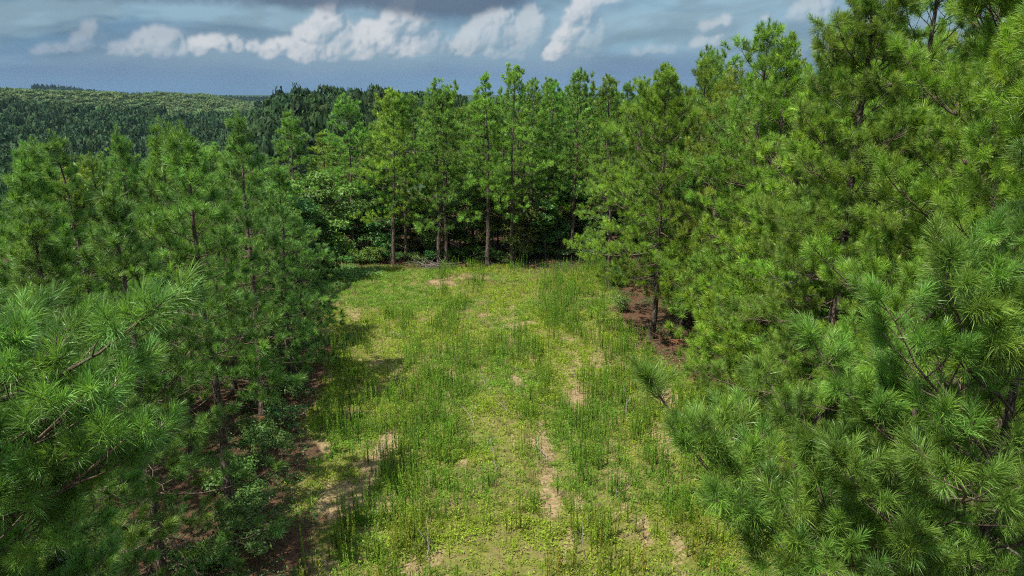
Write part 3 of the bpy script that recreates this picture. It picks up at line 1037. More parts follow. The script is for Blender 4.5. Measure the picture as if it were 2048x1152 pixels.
# the left-hand stand
for x0 in np.arange(-9.0, -36, -3.0):
    for y0 in np.arange(12.0, 50, 3.1):
        x, y = x0 + rngp.uniform(-0.7, 0.7), y0 + rngp.uniform(-0.8, 0.8)
        if not free(x, y, 1.9) or -x > 0.80 * y + 2.5 or x > np.interp(y, [12, 15, 24, 32, 40, 47], [-8.2, -8.4, -9.6, -11.3, -13.8, -16.5]) or x < -26:
            continue
        MAN.append((x, y))
        top = np.interp(y, [10, 20, 30, 40, 50], [9.0, 10.3, 9.8, 9.1, 8.3])
        h = top + rngp.uniform(-1.0, 0.2) - land1(x, y)
        cc = (rngp.uniform(0.82, 1.08), rngp.uniform(0.95, 1.05), rngp.uniform(0.9, 1.15))
        pine(PINE_YOUNG if y < 38 else PINE_FAR, int(rngp.integers(6)), x, y, h, '%s %s young pine %s inside the left stand near %s' % (size_word(h, top - 0.7, top - 0.1), tone(cc), NTH[min(8, int((-x - 7.5) / 3.0))], mark(LEFT_MARKS, y)),
             'pines deeper in the left stand', cc, width=rngp.uniform(0.9, 1.05), lean=tuple(rngp.normal(0, 0.02, 2)))


# ------------------------------------------------------------------ broadleaf trees and shrubs
def leaf_cloud(rng, centers, radii, n, size, flat=0.7, dark=0.0):
    """leaf quads spread through the outer part of several overlapping lobes"""
    k = rng.choice(len(centers), n, p=(radii ** 2) / (radii ** 2).sum())
    d = norm(rng.normal(0, 1, (n, 3)))
    d[:, 2] = np.where(d[:, 2] < -0.3, -d[:, 2] * 0.6, d[:, 2])
    rr = radii[k] * rng.uniform(0.55, 1.08, n)
    p = centers[k] + d * rr[:, None] * np.array([1, 1, flat])
    nrm = norm(d * 0.6 + np.array([0, 0, 0.5]) + rng.normal(0, 0.45, (n, 3)))
    a = norm(np.cross(nrm, rng.normal(0, 1, (n, 3))))
    b = np.cross(nrm, a)
    s = size * rng.uniform(0.6, 1.25, n)[:, None]
    v = np.stack([p - a * s, p + b * s * 0.42, p + a * s, p - b * s * 0.42], 1).reshape(-1, 3)
    i = np.arange(n)[:, None] * 4
    f = np.concatenate([i + [0, 1, 2], i + [0, 2, 3]])
    lob = rng.uniform(0.78, 1.2, len(centers))[k]
    g = lob * rng.uniform(0.75, 1.25, n)
    y = rng.random(n)
    c = np.repeat(np.stack([g * (0.85 + 0.4 * y), g, g * (1.1 - 0.3 * y)], 1), 4, 0)
    return v, f, c


def broadleaf_variant(seed, h, R, n, size, lobes=14, base=0.3):
    rng = np.random.default_rng(seed)
    tb, cb = MB(), MB()
    tz = np.linspace(-0.2, h * 0.8, 10)
    tp = np.stack([np.cumsum(rng.normal(0, 0.04, 10)), np.cumsum(rng.normal(0, 0.04, 10)), tz], 1)
    tp[:, :2] -= tp[0, :2]
    tb.add(*tube(tp, 0.014 * h * (1 - 0.8 * np.linspace(0, 1, 10)) + 0.01, 7))
    cz = rng.uniform(base, 0.93, lobes)
    rad_at = R * np.sin(np.clip((cz - base + 0.12) / (1.08 - base), 0, 1) * math.pi) ** 0.7
    a = rng.random(lobes) * 6.28
    rr = rad_at * np.sqrt(rng.random(lobes)) * 0.85
    cen = np.stack([np.cos(a) * rr, np.sin(a) * rr, cz * h], 1)
    rad = rng.uniform(0.22, 0.42, lobes) * R + 0.15
    for c in cen:
        z = min(c[2] * 0.75, h * 0.72)
        o = np.array([np.interp(z, tz, tp[:, 0]), np.interp(z, tz, tp[:, 1]), z])
        cb.add(*tube(np.stack([o, (o + c) / 2 + rng.normal(0, 0.08, 3), c]), np.array([0.03, 0.02, 0.01]) * h / 6, 4), 0)
    v, f, c = leaf_cloud(rng, cen, rad, n, size)
    cb.add(v, f, 1, c)
    return tb.mesh('broadleaf_trunk', [M_BARK], (0,)), cb.mesh('broadleaf_crown', [M_TWIG, M_LEAF], (0,)), h


def shrub_variant(seed, h, R, n, size):
    rng = np.random.default_rng(seed)
    b = MB()
    k = 9
    a = rng.random(k) * 6.28
    rr = R * np.sqrt(rng.random(k)) * 0.75
    cen = np.stack([np.cos(a) * rr, np.sin(a) * rr, rng.uniform(0.25, 0.8, k) * h], 1)
    for c in cen:
        b.add(*tube(np.stack([[c[0] * .2, c[1] * .2, -0.05], c * [0.6, 0.6, 0.6], c]), np.array([0.014, 0.010, 0.006]), 4), 0)
    v, f, c = leaf_cloud(rng, cen, rng.uniform(0.3, 0.5, k) * R, n, size, flat=0.8)
    v[:, 2] = np.maximum(v[:, 2], 0.02)
    b.add(v, f, 1, c)
    return b.mesh('shrub', [M_TWIG, M_LEAF], (0,)), h


BROAD = [broadleaf_variant(200 + i, 6.0, R, 5200, 0.115, 18, b) for i, (R, b) in enumerate([(1.9, .22), (2.2, .12), (1.6, .3)])]
SHRUB = [shrub_variant(240 + i, 1.4, 0.95, 1300, 0.065) for i in range(4)]


def broad(i, x, y, h, label, group, color=(1, 1, 1), width=None):
    t, c, mh = BROAD[i % 3]
    return plant_tree('broadleaf_tree', (('trunk', t), ('crown', c)), x, y, h, label, 'broadleaf tree', group, color, width=width, mesh_h=mh)


def shrub(i, x, y, h, label, group, color=(1, 1, 1), width=None):
    SERIAL[0] += 1
    rng = np.random.default_rng(5000 + SERIAL[0])
    me, mh = SHRUB[i % 4]
    o = link('shrub', me, loc=(x, y, land1(x, y) - 0.02), rotz=rng.random() * 6.28)
    s = h / mh
    w = s if width is None else width
    o.scale = (w, w, s)
    o.color = (*color, 1)
    return tag(o, label, 'shrub', group)


LIME = (1.35, 1.2, 0.7)
named_broad = [
    (560, 345, 43.0, 'yellow green broadleaf tree behind the left stand', LIME, 1.25),
    (640, 330, 46.0, 'bright green broadleaf tree left of the far pine row', (1.15, 1.1, 0.75), 1.2),
    (610, 395, 44.0, 'dark vine hung broadleaf tree at the far left corner of the clearing', (0.8, 0.9, 0.8), 1.1),
    (118, 300, 29.0, 'bright yellow green broadleaf crown glimpsed between two young pine tops', (2.1, 1.6, 0.7), 0.9)]
for i, (px, py, Y, lab, colr, w) in enumerate(named_broad):
    x, h = at_top(px, py, Y)
    broad(i, x, Y, h, lab, 'broadleaf trees at the left', colr, width=w)
rngb = np.random.default_rng(8)
for k in range(48):
    x = -18 + 32 * (k + rngb.uniform(-0.3, 0.3)) / 47
    y = 51.4 + rngb.uniform(-0.3, 2.6) + (k % 3) * 1.8
    hh = rngb.uniform(3.2, 7.0)
    cc = tuple(rngb.uniform(0.9, 1.6) * q for q in (rngb.uniform(0.85, 1.25), 1.0, rngb.uniform(0.75, 1.0)))
    broad(int(rngb.integers(3)), x, y, hh, '%s %s understorey tree under the pines behind %s' % (size_word(hh, 4.4, 5.7), tone(cc), mark(FAR_MARKS, x)), 'understorey trees of the far stand', cc, width=rngb.uniform(0.75, 1.05))
for k, (x, y, h) in enumerate([(9.2, 37.2, 4.6), (11.0, 34.5, 4.2), (8.9, 41.5, 5.0), (9.6, 46.0, 4.5), (12.5, 31.0, 3.6)]):
    broad(k, x, y, h, ['leafy understorey tree behind the bare trunk over red litter', 'shadowy understorey tree inside the right stand', 'dark leafy tree behind the flat layered boughs', 'leafy tree closing the far right corner of the clearing', 'low leafy tree deep under the right stand'][k],
          'understorey trees of the right stand', (0.95, 1.0, 0.85), width=0.75)
# shrubs: named ones first
for i, (px, py, h, lab, colr) in enumerate([
        (722, 525, 1.3, 'rounded bright green bush left of the slim trunk at the far edge', (1.6, 1.4, 0.9)),
        (762, 522, 1.6, 'pale green bush at the foot of the leftmost far trunk', (1.5, 1.35, 1.0)),
        (1390, 640, 1.7, 'dark leafy shrub right of the trunk over red litter', (0.9, 1.0, 0.95)),
        (1235, 570, 1.6, 'shrub under the drooping boughs left of the bare right trunk', (1.1, 1.1, 0.9)),
        (1180, 528, 1.5, 'leafy shrub at the far right corner beside rusty dead brush', (0.9, 1.0, 0.95)),
        (1250, 620, 1.2, 'greyish shrub at the rim of the clearing before the bare right trunk', (1.2, 1.1, 0.95)),
        (1340, 628, 1.4, 'shadowed shrub just behind the bare right trunk', (0.8, 0.9, 0.8))]):
    x, y = ground_point(px, py)
    shrub(i, x, y, h, lab, 'shrubs around the clearing', colr)
for k in range(34):          # along the left rim
    y = 15.5 + 31 * (k / 33) ** 1.2
    x = np.interp(y, [15, 24, 32, 40, 47], [-6.7, -8.2, -10.1, -12.2, -15]) + rngb.uniform(-1.6, 0.5)
    hh = rngb.uniform(0.8, 1.5)
    cc = (rngb.uniform(0.85, 1.25), rngb.uniform(0.9, 1.15), 0.9)
    shrub(int(rngb.integers(4)), x, y, hh, '%s %s shrub on the shady left rim near %s' % (size_word(hh, 1.02, 1.28), tone(cc), mark(LEFT_MARKS, y)), 'shrubs along the left rim', cc, width=rngb.uniform(0.7, 1.1))
for k in range(26):          # along the far rim
    x = -15 + 23 * (k / 25)
    y = 50.6 + rngb.uniform(0, 1.8)
    hh = rngb.uniform(0.7, 1.6)
    cc = (rngb.uniform(0.75, 1.2), rngb.uniform(0.85, 1.1), 0.9)
    shrub(int(rngb.integers(4)), x, y, hh, '%s %s shrub at the far rim near %s' % (size_word(hh, 1.0, 1.3), tone(cc), mark(FAR_MARKS, x)), 'shrubs along the far rim', cc, width=rngb.uniform(0.7, 1.1))


# ------------------------------------------------------------------ meadow plants
def base_clump(seed, n, r, h, size):
    rng = np.random.default_rng(seed)
    a = rng.random(n) * 6.28
    q = np.sqrt(rng.random(n)) * r
    p = np.stack([np.cos(a) * q, np.sin(a) * q, h * rng.uniform(0.15, 1, n) * (1 - 0.5 * (q / r) ** 2)], 1)
    nrm = norm(np.array([0, 0, 0.9]) + rng.normal(0, 0.5, (n, 3)))
    u = norm(np.cross(nrm, rng.normal(0, 1, (n, 3))))
    w = np.cross(nrm, u)
    s = size * rng.uniform(0.6, 1.3, n)[:, None]
    v = np.stack([p - u * s, p + w * s * 0.6, p + u * s * 0.8 - w * s * 0.3], 1).reshape(-1, 3)
    f = np.arange(n * 3).reshape(-1, 3)
    c = np.repeat(rng.uniform(0.75, 1.25, n)[:, None] * np.ones(3), 3, 0)
    return v, f, c


def base_tuft(seed, n, r, h, w):
    """grass blades"""
    rng = np.random.default_rng(seed)
    a = rng.random(n) * 6.28
    d = np.stack([np.cos(a), np.sin(a), 0 * a], 1)
    p = d * (r * rng.uniform(0, 0.5, n))[:, None]
    tip = p + d * (r * rng.uniform(0.2, 1.0, n))[:, None] + np.stack([0 * a, 0 * a, h * rng.uniform(0.5, 1, n)], 1)
    s = np.stack([-d[:, 1], d[:, 0], 0 * a], 1) * w
    v = np.stack([p - s, p + s, tip], 1).reshape(-1, 3)
    return v, np.arange(n * 3).reshape(-1, 3), np.repeat(rng.uniform(0.75, 1.25, n)[:, None] * np.ones(3), 3, 0)


def spike(rng, b, x, y, h, n, lean):
    """one feathery upright weed stem with short leaves pressed to it"""
    top = np.array([x + lean[0] * h, y + lean[1] * h, h])
    o = np.array([x, y, -0.03])
    b.add(*tube(np.stack([o, (o + top) / 2 + rng.normal(0, 0.008, 3), top]), np.array([0.006, 0.005, 0.002]), 3), 0, np.array([0.8, 0.9, 0.7]))
    q = rng.uniform(0.10, 1.0, n)
    p = o + (top - o) * q[:, None]
    a = rng.random(n) * 6.28
    e = np.radians(rng.uniform(35, 75, n))
    l = (0.125 - 0.06 * q) * rng.uniform(0.6, 1.3, n)
    d = np.stack([np.cos(a) * np.cos(e), np.sin(a) * np.cos(e), np.sin(e)], 1)
    s = np.stack([-np.sin(a), np.cos(a), 0 * a], 1) * (0.011 + 0.007 * (1 - q))[:, None]
    v = np.stack([p - s, p + s, p + d * l[:, None]], 1).reshape(-1, 3)
    g = rng.uniform(0.75, 1.25, n) * (0.85 + 0.35 * q)
    b.add(v, np.arange(n * 3).reshape(-1, 3), 0, np.repeat(g[:, None] * np.ones(3), 3, 0))


def weed_variant(seed, stems, h, spread, n=40):
    rng = np.random.default_rng(seed)
    b = MB()
    for k in range(stems):
        a = rng.random() * 6.28
        r = spread * math.sqrt(rng.random()) if stems > 1 else 0
        spike(rng, b, r * math.cos(a), r * math.sin(a), h * rng.uniform(0.6, 1.0), n, rng.normal(0, 0.05, 2))
    return b


WEEDS_B = [weed_variant(300 + i, s, h, sp) for i, (s, h, sp) in enumerate([(1, 1.3, 0), (2, 1.25, .14), (3, 1.35, .24), (4, 1.15, .3), (6, 1.3, .45), (3, 1.0, .26)])]
WEEDS = [b.mesh('tall_weed', [M_WEED]) for b in WEEDS_B]
rngm = np.random.default_rng(21)


def weed_density(x, y):
    d = smooth(fbm(x * 0.85, y * 0.16, 91, 3), 0.40, 0.66)
    px = x / (y * COSP + CAM_H * SINP) * FPX + 1024
    d = d * np.where((y > 38) & (px < 880), 0.12, 1.0)                  # the far left corner is short grass
    d = d + 0.5 * np.exp(-((px - 855) / 60) ** 2) * smooth(y, 34, 28)      # thick drift left of the middle
    d = d + 0.5 * smooth(px, 1050, 1150) * smooth(y, 30, 36)
    return d * clearing(x, y) * (1 - 0.8 * bareness(x, y))


cand = np.stack([rngm.uniform(-15, 10, 26000), 12.5 + 36.5 * rngm.random(26000)], 1)
keep = rngm.random(len(cand)) < weed_density(cand[:, 0], cand[:, 1]) * 0.38
wp = cand[keep]
wp = wp[np.argsort(wp[:, 1])]
n_ind = 285
wz = land(wp[:, 0], wp[:, 1])
for k in range(min(n_ind, len(wp))):
    i = int(rngm.integers(6))
    o = link('tall_weed', WEEDS[i], loc=(wp[k, 0], wp[k, 1], wz[k]), rotz=rngm.random() * 6.28)
    s = rngm.uniform(0.5, 1.1)
    o.scale = (s, s, s * rngm.uniform(0.8, 1.15))
    g = rngm.uniform(0.85, 1.25)
    o.color = (g * rngm.uniform(0.9, 1.45), g, g, 1) if rngm.random() > 0.1 else (2.0, 1.05, 1.3, 1)
    stems = ('single stemmed', 'twin stemmed', 'three stemmed', 'five stemmed', 'bushy many stemmed', 'four stemmed')[i]
    shade = 'rusty dry' if o.color[0] > 1.9 else 'yellow green' if o.color[0] / o.color[1] > 1.2 else 'green'
    gp = wp[k, 0] / (wp[k, 1] * COSP + CAM_H * SINP)
    side = 'left side' if gp < -0.17 else 'left half' if gp < -0.04 else 'middle' if gp < 0.07 else 'right half' if gp < 0.18 else 'right side'
    tag(o, '%s %s %s weed spike, %s of the meadow, %s' % ('knee high' if s < 0.7 else 'waist high' if s < 0.9 else 'tall', stems, shade, side, 'lowest strip' if wp[k, 1] < 15.5 else 'low strip' if wp[k, 1] < 17.5 else 'upper strip'), 'weed', 'tall weeds in the near meadow')
rest = wp[n_ind:]
mb = MB()
for i in range(6):
    sel = np.arange(len(rest)) % 6 == i
    r = rest[sel]
    if not len(r):
        continue
    bv, bf, bt = np.concatenate(WEEDS_B[i].v), np.concatenate(WEEDS_B[i].f), np.concatenate(WEEDS_B[i].c)
    g = rngm.uniform(0.85, 1.25, (len(r), 1)) * np.stack([rngm.uniform(0.95, 1.3, len(r)), np.ones(len(r)), np.ones(len(r))], 1)
    mb.add(*(lambda a: (a[0], a[1], 0, a[2]))(scatter(bv, bf, bt, np.column_stack([r, land(r[:, 0], r[:, 1])]), rngm.random(len(r)) * 6.28, rngm.uniform(0.5, 1.0, len(r)), g)))
o = link('meadow_weeds', mb.mesh('meadow_weeds', [M_WEED]))
o['kind'] = 'stuff'
o['label'] = 'drifts of tall green weeds over the far meadow'
o['category'] = 'weeds'
print('weeds', len(wp))

# low ground cover and dry straw
mb = MB()
N = 56000
yy = 11.5 + 38.5 * rngm.random(N) ** 1.0
xx = rngm.uniform(-16, 10.5, N)
cl = clearing(xx, yy) * (1 - 0.93 * bareness(xx, yy))
dn = 0.35 + 0.65 * smooth(fbm(xx * 0.9, yy * 0.9, 44, 3), 0.30, 0.6)
k = rngm.random(N) < cl * dn
xx, yy = xx[k], yy[k]
zz = land(xx, yy)
hue = fbm(xx * 0.35, yy * 0.35, 47, 3)
lush = smooth(hue, 0.42, 0.62)
tint = np.stack([1.04 - 0.36 * lush, 1.0 - 0.12 * lush, 0.95 + 0.1 * lush], 1) * rngm.uniform(0.5, 1.22, (len(xx), 1))
for i in range(5):
    s = np.arange(len(xx)) % 5 == i
    bv, bf, bt = base_clump(400 + i, 17, 0.20, 0.13, 0.035) if i < 4 else base_tuft(405, 22, 0.16, 0.24, 0.006)
    v, f, c = scatter(bv, bf, bt, np.stack([xx[s], yy[s], zz[s]], 1), rngm.random(s.sum()) * 6.28, rngm.uniform(0.7, 1.5, s.sum()), tint[s])
    mb.add(v, f, 0, c)
o = link('meadow_grass', mb.mesh('meadow_grass', [M_GRASS]))
o['kind'] = 'stuff'
o['label'] = 'low yellow green grass and leafy ground cover of the clearing'
o['category'] = 'grass'
print('cover', len(xx))

mb = MB()
N = 9000
yy = 11.5 + 38 * rngm.random(N)
xx = rngm.uniform(-15, 10.5, N)
k = rngm.random(N) < clearing(xx, yy) * (0.25 + 0.75 * smooth(fbm(xx * 0.5, yy * 0.5, 55, 3), 0.46, 0.66))
xx, yy = xx[k], yy[k]
bv, bf, bt = base_tuft(410, 16, 0.16, 0.30, 0.006)
v, f, c = scatter(bv, bf, bt, np.stack([xx, yy, land(xx, yy)], 1), rngm.random(len(xx)) * 6.28, rngm.uniform(0.5, 1.3, len(xx)), rngm.uniform(0.55, 1.1, (len(xx), 1)) * np.ones(3))
mb.add(v, f, 0, c)
o = link('dry_grass', mb.mesh('dry_grass', [M_STRAW]))
o['kind'] = 'stuff'
o['label'] = 'dry straw coloured grass scattered through the meadow'
o['category'] = 'grass'

# dead leaves, twigs and crumbs of clay lying about on bare soil and under the pines
mb = MB()
for n, x0, x1, y0, y1, inside in ((9000, -15, 10.5, 11.5, 49, True), (9000, -12, 13, 12, 52, False)):
    xx = rngm.uniform(x0, x1, n); yy = rngm.uniform(y0, y1, n)
    cl = clearing(xx, yy)
    k = rngm.random(n) < (cl * (0.35 + 0.65 * bareness(xx, yy)) if inside else (1 - cl))
    xx, yy = xx[k], yy[k]
    bv, bf, bt = base_clump(440 if inside else 441, 7, 0.22, 0.035, 0.030)
    col = rngm.uniform(0.25, 1.0, (len(xx), 1)) * (np.array([0.75, 0.62, 0.55]) if inside else np.array([0.55, 0.34, 0.27]))
    v, f, c = scatter(bv, bf, bt, np.stack([xx, yy, land(xx, yy) + 0.004], 1), rngm.random(len(xx)) * 6.28, rngm.uniform(0.6, 1.4, len(xx)), col)
    mb.add(v, f, 0, c)
o = link('ground_litter', mb.mesh('ground_litter', [M_STRAW]))
o['kind'] = 'stuff'
o['label'] = 'dead leaves and bark crumbs strewn over bare soil'
o['category'] = 'litter'

# leafy undergrowth on the shaded forest floor and the pale creeper patch at the far left corner
mb = MB()
N = 11000
xx = rngm.uniform(-24, 16, N); yy = rngm.uniform(13, 56, N)
k = rngm.random(N) < (1 - clearing(xx, yy)) * smooth(fbm(xx * 0.35, yy * 0.35, 58, 3), 0.32, 0.52)
xx, yy = xx[k], yy[k]
bv, bf, bt = base_clump(420, 30, 0.32, 0.34, 0.05)
v, f, c = scatter(bv, bf, bt, np.stack([xx, yy, land(xx, yy)], 1), rngm.random(len(xx)) * 6.28, rngm.uniform(0.5, 1.4, len(xx)), rngm.uniform(0.6, 1.15, (len(xx), 1)) * np.array([0.9, 1.0, 1.0]))
mb.add(v, f, 0, c)
o = link('undergrowth', mb.mesh('undergrowth', [M_LEAF]))
o['kind'] = 'stuff'
o['label'] = 'leafy undergrowth on the shaded forest floor'
o['category'] = 'undergrowth'
mb = MB()
gx, gy = ground_point(665, 548)
n = 900
xx = gx + rngm.normal(0, 1.5, n); yy = gy + rngm.normal(0, 0.9, n)
xx = np.concatenate([xx, ground_point(600, 585)[0] + rngm.normal(0, 0.8, 300)]); yy = np.concatenate([yy, ground_point(600, 585)[1] + rngm.normal(0, 1.6, 300)])
bv, bf, bt = base_clump(430, 26, 0.28, 0.30, 0.055)
v, f, c = scatter(bv, bf, bt, np.stack([xx, yy, land(xx, yy)], 1), rngm.random(len(xx)) * 6.28, rngm.uniform(0.7, 1.3, len(xx)), rngm.uniform(0.9, 1.4, (len(xx), 1)) * np.array([1.9, 1.75, 2.4]))
mb.add(v, f, 0, c)
o = link('creeper_undergrowth', mb.mesh('creeper_undergrowth', [M_LEAF]))
o['kind'] = 'stuff'
o['label'] = 'pale green creeper carpet at the far left corner of the clearing'
o['category'] = 'undergrowth'


# ------------------------------------------------------------------ dead sticks, brush, cones
def stick(x, y, L, yaw, pit, r, label, group, rng):
    s = np.linspace(0, 1, 6)
    pts = np.stack([s * L, np.cumsum(rng.normal(0, 0.08, 6)) * L * 0.5, np.cumsum(rng.normal(0, 0.012, 6)) * L], 1)
    b = MB()
    b.add(*tube(pts, r * (1 - 0.7 * s), 5))
    o = link('dead_stick', b.mesh('dead_stick', [M_DEAD], (0,)), loc=(x, y, land1(x, y) + 0.03))
    o.rotation_euler = (Matrix.Rotation(yaw, 3, 'Z') @ Matrix.Rotation(-pit, 3, 'Y')).to_euler()
    fk = rng.integers(1, 3)
    for k in range(fk):
        q = int(rng.integers(1, 4))
        d = norm(np.array([0.8, rng.choice([-1, 1]) * 0.7, rng.uniform(0, 0.5)]))
        fb = MB()
        fb.add(*tube(np.stack([pts[q], pts[q] + d * L * 0.15, pts[q] + d * L * 0.3 + [0.05 * L, 0, 0]]), np.array([r * .6, r * .45, r * .2]), 4))
        link('twig', fb.mesh('stick_twig', [M_DEAD], (0,)), o)
    return tag(o, label, 'stick', group)


rngs = np.random.default_rng(5)
for i, (px, py, L, yaw, pit, lab) in enumerate([
        (945, 860, 1.7, 115, 12, 'pale bleached stick lying below the middle of the meadow'),
        (970, 780, 1.4, 112, 8, 'pale stick lying just above the middle of the meadow'),
        (1000, 955, 1.9, 108, 15, 'long pale stick in reddish dead weeds near the lower middle'),
        (1095, 925, 1.2, 120, 10, 'stick lying across the bare sandy strip'),
        (1022, 830, 1.0, 130, 20, 'dark forked stick right of the middle of the meadow'),
        (660, 860, 1.3, 110, 35, 'thin pale stick at the left rim of the meadow'),
        (845, 1120, 1.4, 100, 30, 'upright pale stick at the bottom of the meadow'),
        (1170, 1125, 1.0, 105, 60, 'dark upright stick at the lower right of the meadow'),
        (1255, 830, 1.2, 100, 65, 'thin upright dead stem beside the tall weeds at the right'),
        (1035, 700, 1.3, 100, 10, 'grey stick lying far up the meadow'),
        (910, 740, 1.1, 95, 14, 'short pale stick beside a bare spot up the meadow'),
        (1225, 1000, 0.9, 75, 70, 'dark upright twig right of the sandy strip'),
        (800, 790, 1.0, 85, 45, 'leaning dead stem among the thick weeds'),
        (1150, 760, 0.9, 100, 60, 'upright dead stem above the right bare patch'),
        (765, 910, 0.9, 70, 25, 'small stick on the left bare patch')]):
    x, y = ground_point(px, py)
    stick(x, y, L, math.radians(yaw), math.radians(pit), 0.016, lab, 'dead sticks in the meadow', rngs)


def brush(name, x, y, R, h, n, mat, label, cat, seed):
    rng = np.random.default_rng(seed)
    e = link(name, None, loc=(x, y, land1(x, y)))
    tag(e, label, cat)
    for k in range(n):
        a = rng.random() * 6.28
        L = R * rng.uniform(0.6, 1.4)
        p = np.array([rng.uniform(-1, 1) * R * 0.8, rng.uniform(-1, 1) * R * 0.4, rng.uniform(0.02, h * 0.6)])
        d = norm(np.array([math.cos(a), math.sin(a) * 0.6, rng.uniform(-0.1, 0.5)]))
        s = np.linspace(0, 1, 4)
        pts = p + d * (s * L)[:, None] + rng.normal(0, 0.04, (4, 3)) * s[:, None]
        pts[:, 2] = np.maximum(pts[:, 2], 0.01)
        b = MB()
        b.add(*tube(pts, 0.022 * (1 - 0.7 * s), 4))
        link('twig', b.mesh('brush_twig', [mat], (0,)), e)
    return e


M_RUST = bark_mat('rusty_twigs', (0.13, 0.055, 0.03), (0.34, 0.17, 0.10), 12, 0.3)
x, y = ground_point(868, 534)
brush('brush_pile', x, y, 1.1, 0.5, 36, M_DEAD, 'grey brush pile of dead twigs at the foot of the far trunks', 'brush pile', 1)
x, y = ground_point(640, 530)
brush('brush_pile', x, y, 1.2, 0.6, 26, M_DEAD, 'pale fallen branches at the far left corner of the clearing', 'brush pile', 2)
x, y = ground_point(1132, 518)
brush('dead_brush', x, y, 0.8, 1.3, 30, M_RUST, 'rusty brown dead brush at the far right corner under the trees', 'dead brush', 3)
x, y = ground_point(1345, 690)
brush('dead_brush', x, y, 0.9, 0.5, 24, M_RUST, 'reddish dead brush beside the bare trunk at the right rim', 'dead brush', 4)


# ------------------------------------------------------------------ woods on the hills and in the valley
def crown_base(seed, kind):
    """a small tree crown seen from far away: leafy shards over an uneven outline"""
    rng = np.random.default_rng(seed)
    if kind == 'round':
        k = 9
        a = rng.random(k) * 6.28
        cen = np.stack([np.cos(a) * rng.uniform(0, .55, k), np.sin(a) * rng.uniform(0, .55, k), rng.uniform(0.45, 0.82, k)], 1)
        rad = rng.uniform(0.26, 0.42, k)
        n = 180
        j = rng.integers(k, size=n)
        d = norm(rng.normal(0, 1, (n, 3)))
        d[:, 2] = np.abs(d[:, 2]) * 1.0 - 0.15
        p = cen[j] + d * (rad[j] * rng.uniform(0.85, 1.05, n))[:, None] * [1, 1, 0.62]
        sz = rng.uniform(0.095, 0.16, n)
        tone = rng.uniform(0.7, 1.3, k)[j] * rng.uniform(0.9, 1.1, n)
        nrm = norm(d + rng.normal(0, 0.16, (n, 3)))
    else:
        n = 80
        z = 1 - rng.random(n) ** 1.4 * 0.75
        a = rng.random(n) * 6.28
        r = (1 - z) ** 0.75 * 0.85 * rng.uniform(0.5, 1.1, n) + 0.02
        p = np.stack([np.cos(a) * r, np.sin(a) * r, z], 1)
        d = np.stack([np.cos(a), np.sin(a), 0.5 + 0 * a], 1)
        sz = rng.uniform(0.07, 0.16, n) * (0.6 + r)
        tone = rng.uniform(0.7, 1.3, n)
        nrm = norm(d + rng.normal(0, 0.5, (n, 3)))
    u = norm(np.cross(nrm, rng.normal(0, 1, (n, 3))))
    w = np.cross(nrm, u)
    s = sz[:, None]
    v = np.stack([p - u * s, p + w * s * 0.9, p + u * s * 0.8 - w * s * 0.5], 1).reshape(-1, 3)
    return v, np.arange(n * 3).reshape(-1, 3), np.repeat(tone[:, None] * np.ones(3), 3, 0)


def wood(name, kind, r0, r1, a0, a1, step, h, w, tint, seed, label, test=None):
    rng = np.random.default_rng(seed)
    pts, r = [], r0
    while r < r1:
        st = step
        na = max(1, int(math.radians(a1 - a0) * r / st))
        az = np.radians(a0 + (a1 - a0) * (np.arange(na) + rng.uniform(-0.45, 0.45, na)) / na)
        rr = r + rng.uniform(-0.5, 0.5, na) * st
        pts.append(np.stack([np.sin(az) * rr, np.cos(az) * rr], 1))
        r += st * 0.9
    p = np.concatenate(pts)
    if test is not None:
        p = p[test(p[:, 0], p[:, 1])]
    mb = MB()
    for i in range(4):
        q = p[i::4]
        bv, bf, bt = crown_base(seed * 10 + i, kind)
        hh = h * rng.uniform(0.8, 1.2, len(q))
        ww = w * rng.uniform(0.8, 1.25, len(q))
        g = rng.uniform(0.7, 1.3, (len(q), 1)) * np.stack([rng.uniform(0.9, 1.15, len(q)), np.ones(len(q)), rng.uniform(0.85, 1.1, len(q))], 1) * np.array(tint)
        v, f, c = scatter(bv, bf, bt, np.column_stack([q, land(q[:, 0], q[:, 1])]), rng.random(len(q)) * 6.28, np.stack([ww, ww, hh], 1), g)
        mb.add(v, f, 0, c)
    o = link(name, mb.mesh(name, [M_HILL]))
    o['kind'] = 'stuff'
    o['label'] = label
    o['category'] = 'forest'
    print(name, len(p))
    return o


def slope_tone(x, y):
    return fbm(x * 0.006, y * 0.006, 123, 3)


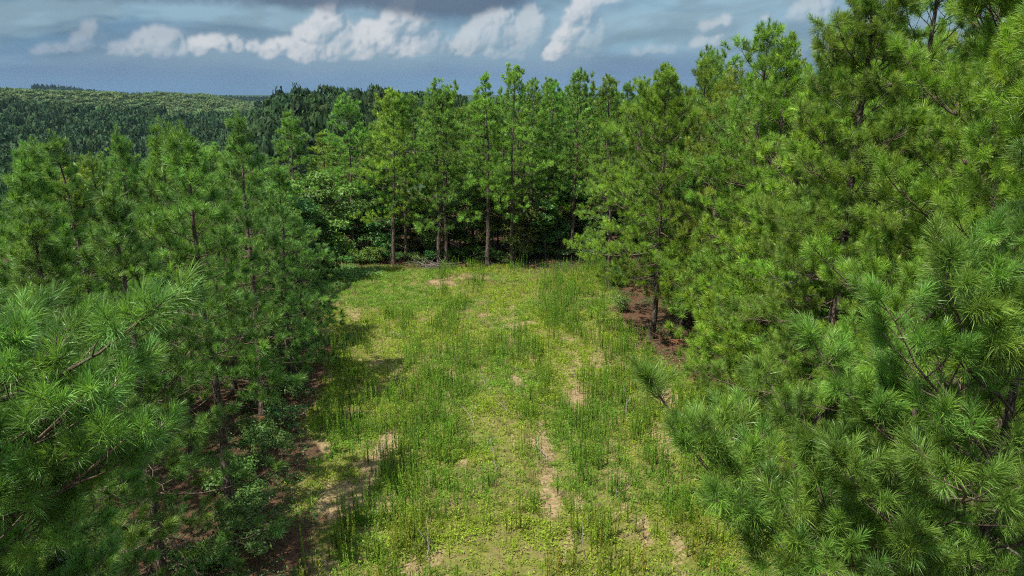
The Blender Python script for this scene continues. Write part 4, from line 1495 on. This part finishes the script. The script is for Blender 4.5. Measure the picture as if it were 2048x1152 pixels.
az_of = lambda x, y: np.degrees(np.arctan2(x, y))
dark_hill = lambda x, y: (np.hypot(x, y) < 545 + 60 * (fbm(x * .01, y * .01, 9, 2) - .5) * 2) | (slope_tone(x, y) > 0.54)
wood('valley_forest', 'round', 165, 700, -41, -15, 7.4, 12, 5.6, (0.55, 0.70, 0.72), 31, 'dark hardwood forest filling the valley at the left', dark_hill)
wood('slope_forest', 'round', 480, 960, -41, -15, 11.0, 6.0, 6.6, (1.45, 1.4, 1.35), 32, 'pale young pine plantation on the far slope at the left', lambda x, y: ~dark_hill(x, y))
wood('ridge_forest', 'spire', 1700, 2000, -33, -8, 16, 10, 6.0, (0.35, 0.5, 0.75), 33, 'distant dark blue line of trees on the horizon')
wood('hill_forest', 'round', 190, 330, -21, -2, 6.2, 11, 4.8, (0.50, 0.62, 0.48), 34, 'dark wooded hill rising behind the far pine row')
wood('plateau_forest', 'spire', 85, 420, -2, 42, 7.6, 12.5, 3.0, (1.0, 1.1, 0.9), 35, 'pine forest stretching to the horizon behind the far pine row')


# ------------------------------------------------------------------ the moist summer air
def build_haze():
    x0, x1, y0, y1, z0, z1 = -1700, 1700, -200, 2300, -48, 62
    v = [(x, y, z) for z in (z0, z1) for y in (y0, y1) for x in (x0, x1)]
    f = [(0, 2, 3, 1), (4, 5, 7, 6), (0, 1, 5, 4), (2, 6, 7, 3), (0, 4, 6, 2), (1, 3, 7, 5)]
    me = bpy.data.meshes.new('haze')
    me.from_pydata(v, [], f)
    m = bpy.data.materials.new('haze_air')
    m.use_nodes = True
    T = NT(m.node_tree)
    out = T.n('ShaderNodeOutputMaterial')
    pv = T.n('ShaderNodeVolumePrincipled')
    pv.inputs['Color'].default_value = (0.45, 0.70, 1.0, 1)
    pv.inputs['Density'].default_value = 0.00004
    pv.inputs['Anisotropy'].default_value = 0.0
    T.link(pv.outputs[0], out.inputs['Volume'])
    me.materials.append(m)
    o = link('haze', me)
    o['kind'] = 'stuff'
    o['label'] = 'thin bluish haze over the far hills'


build_haze()
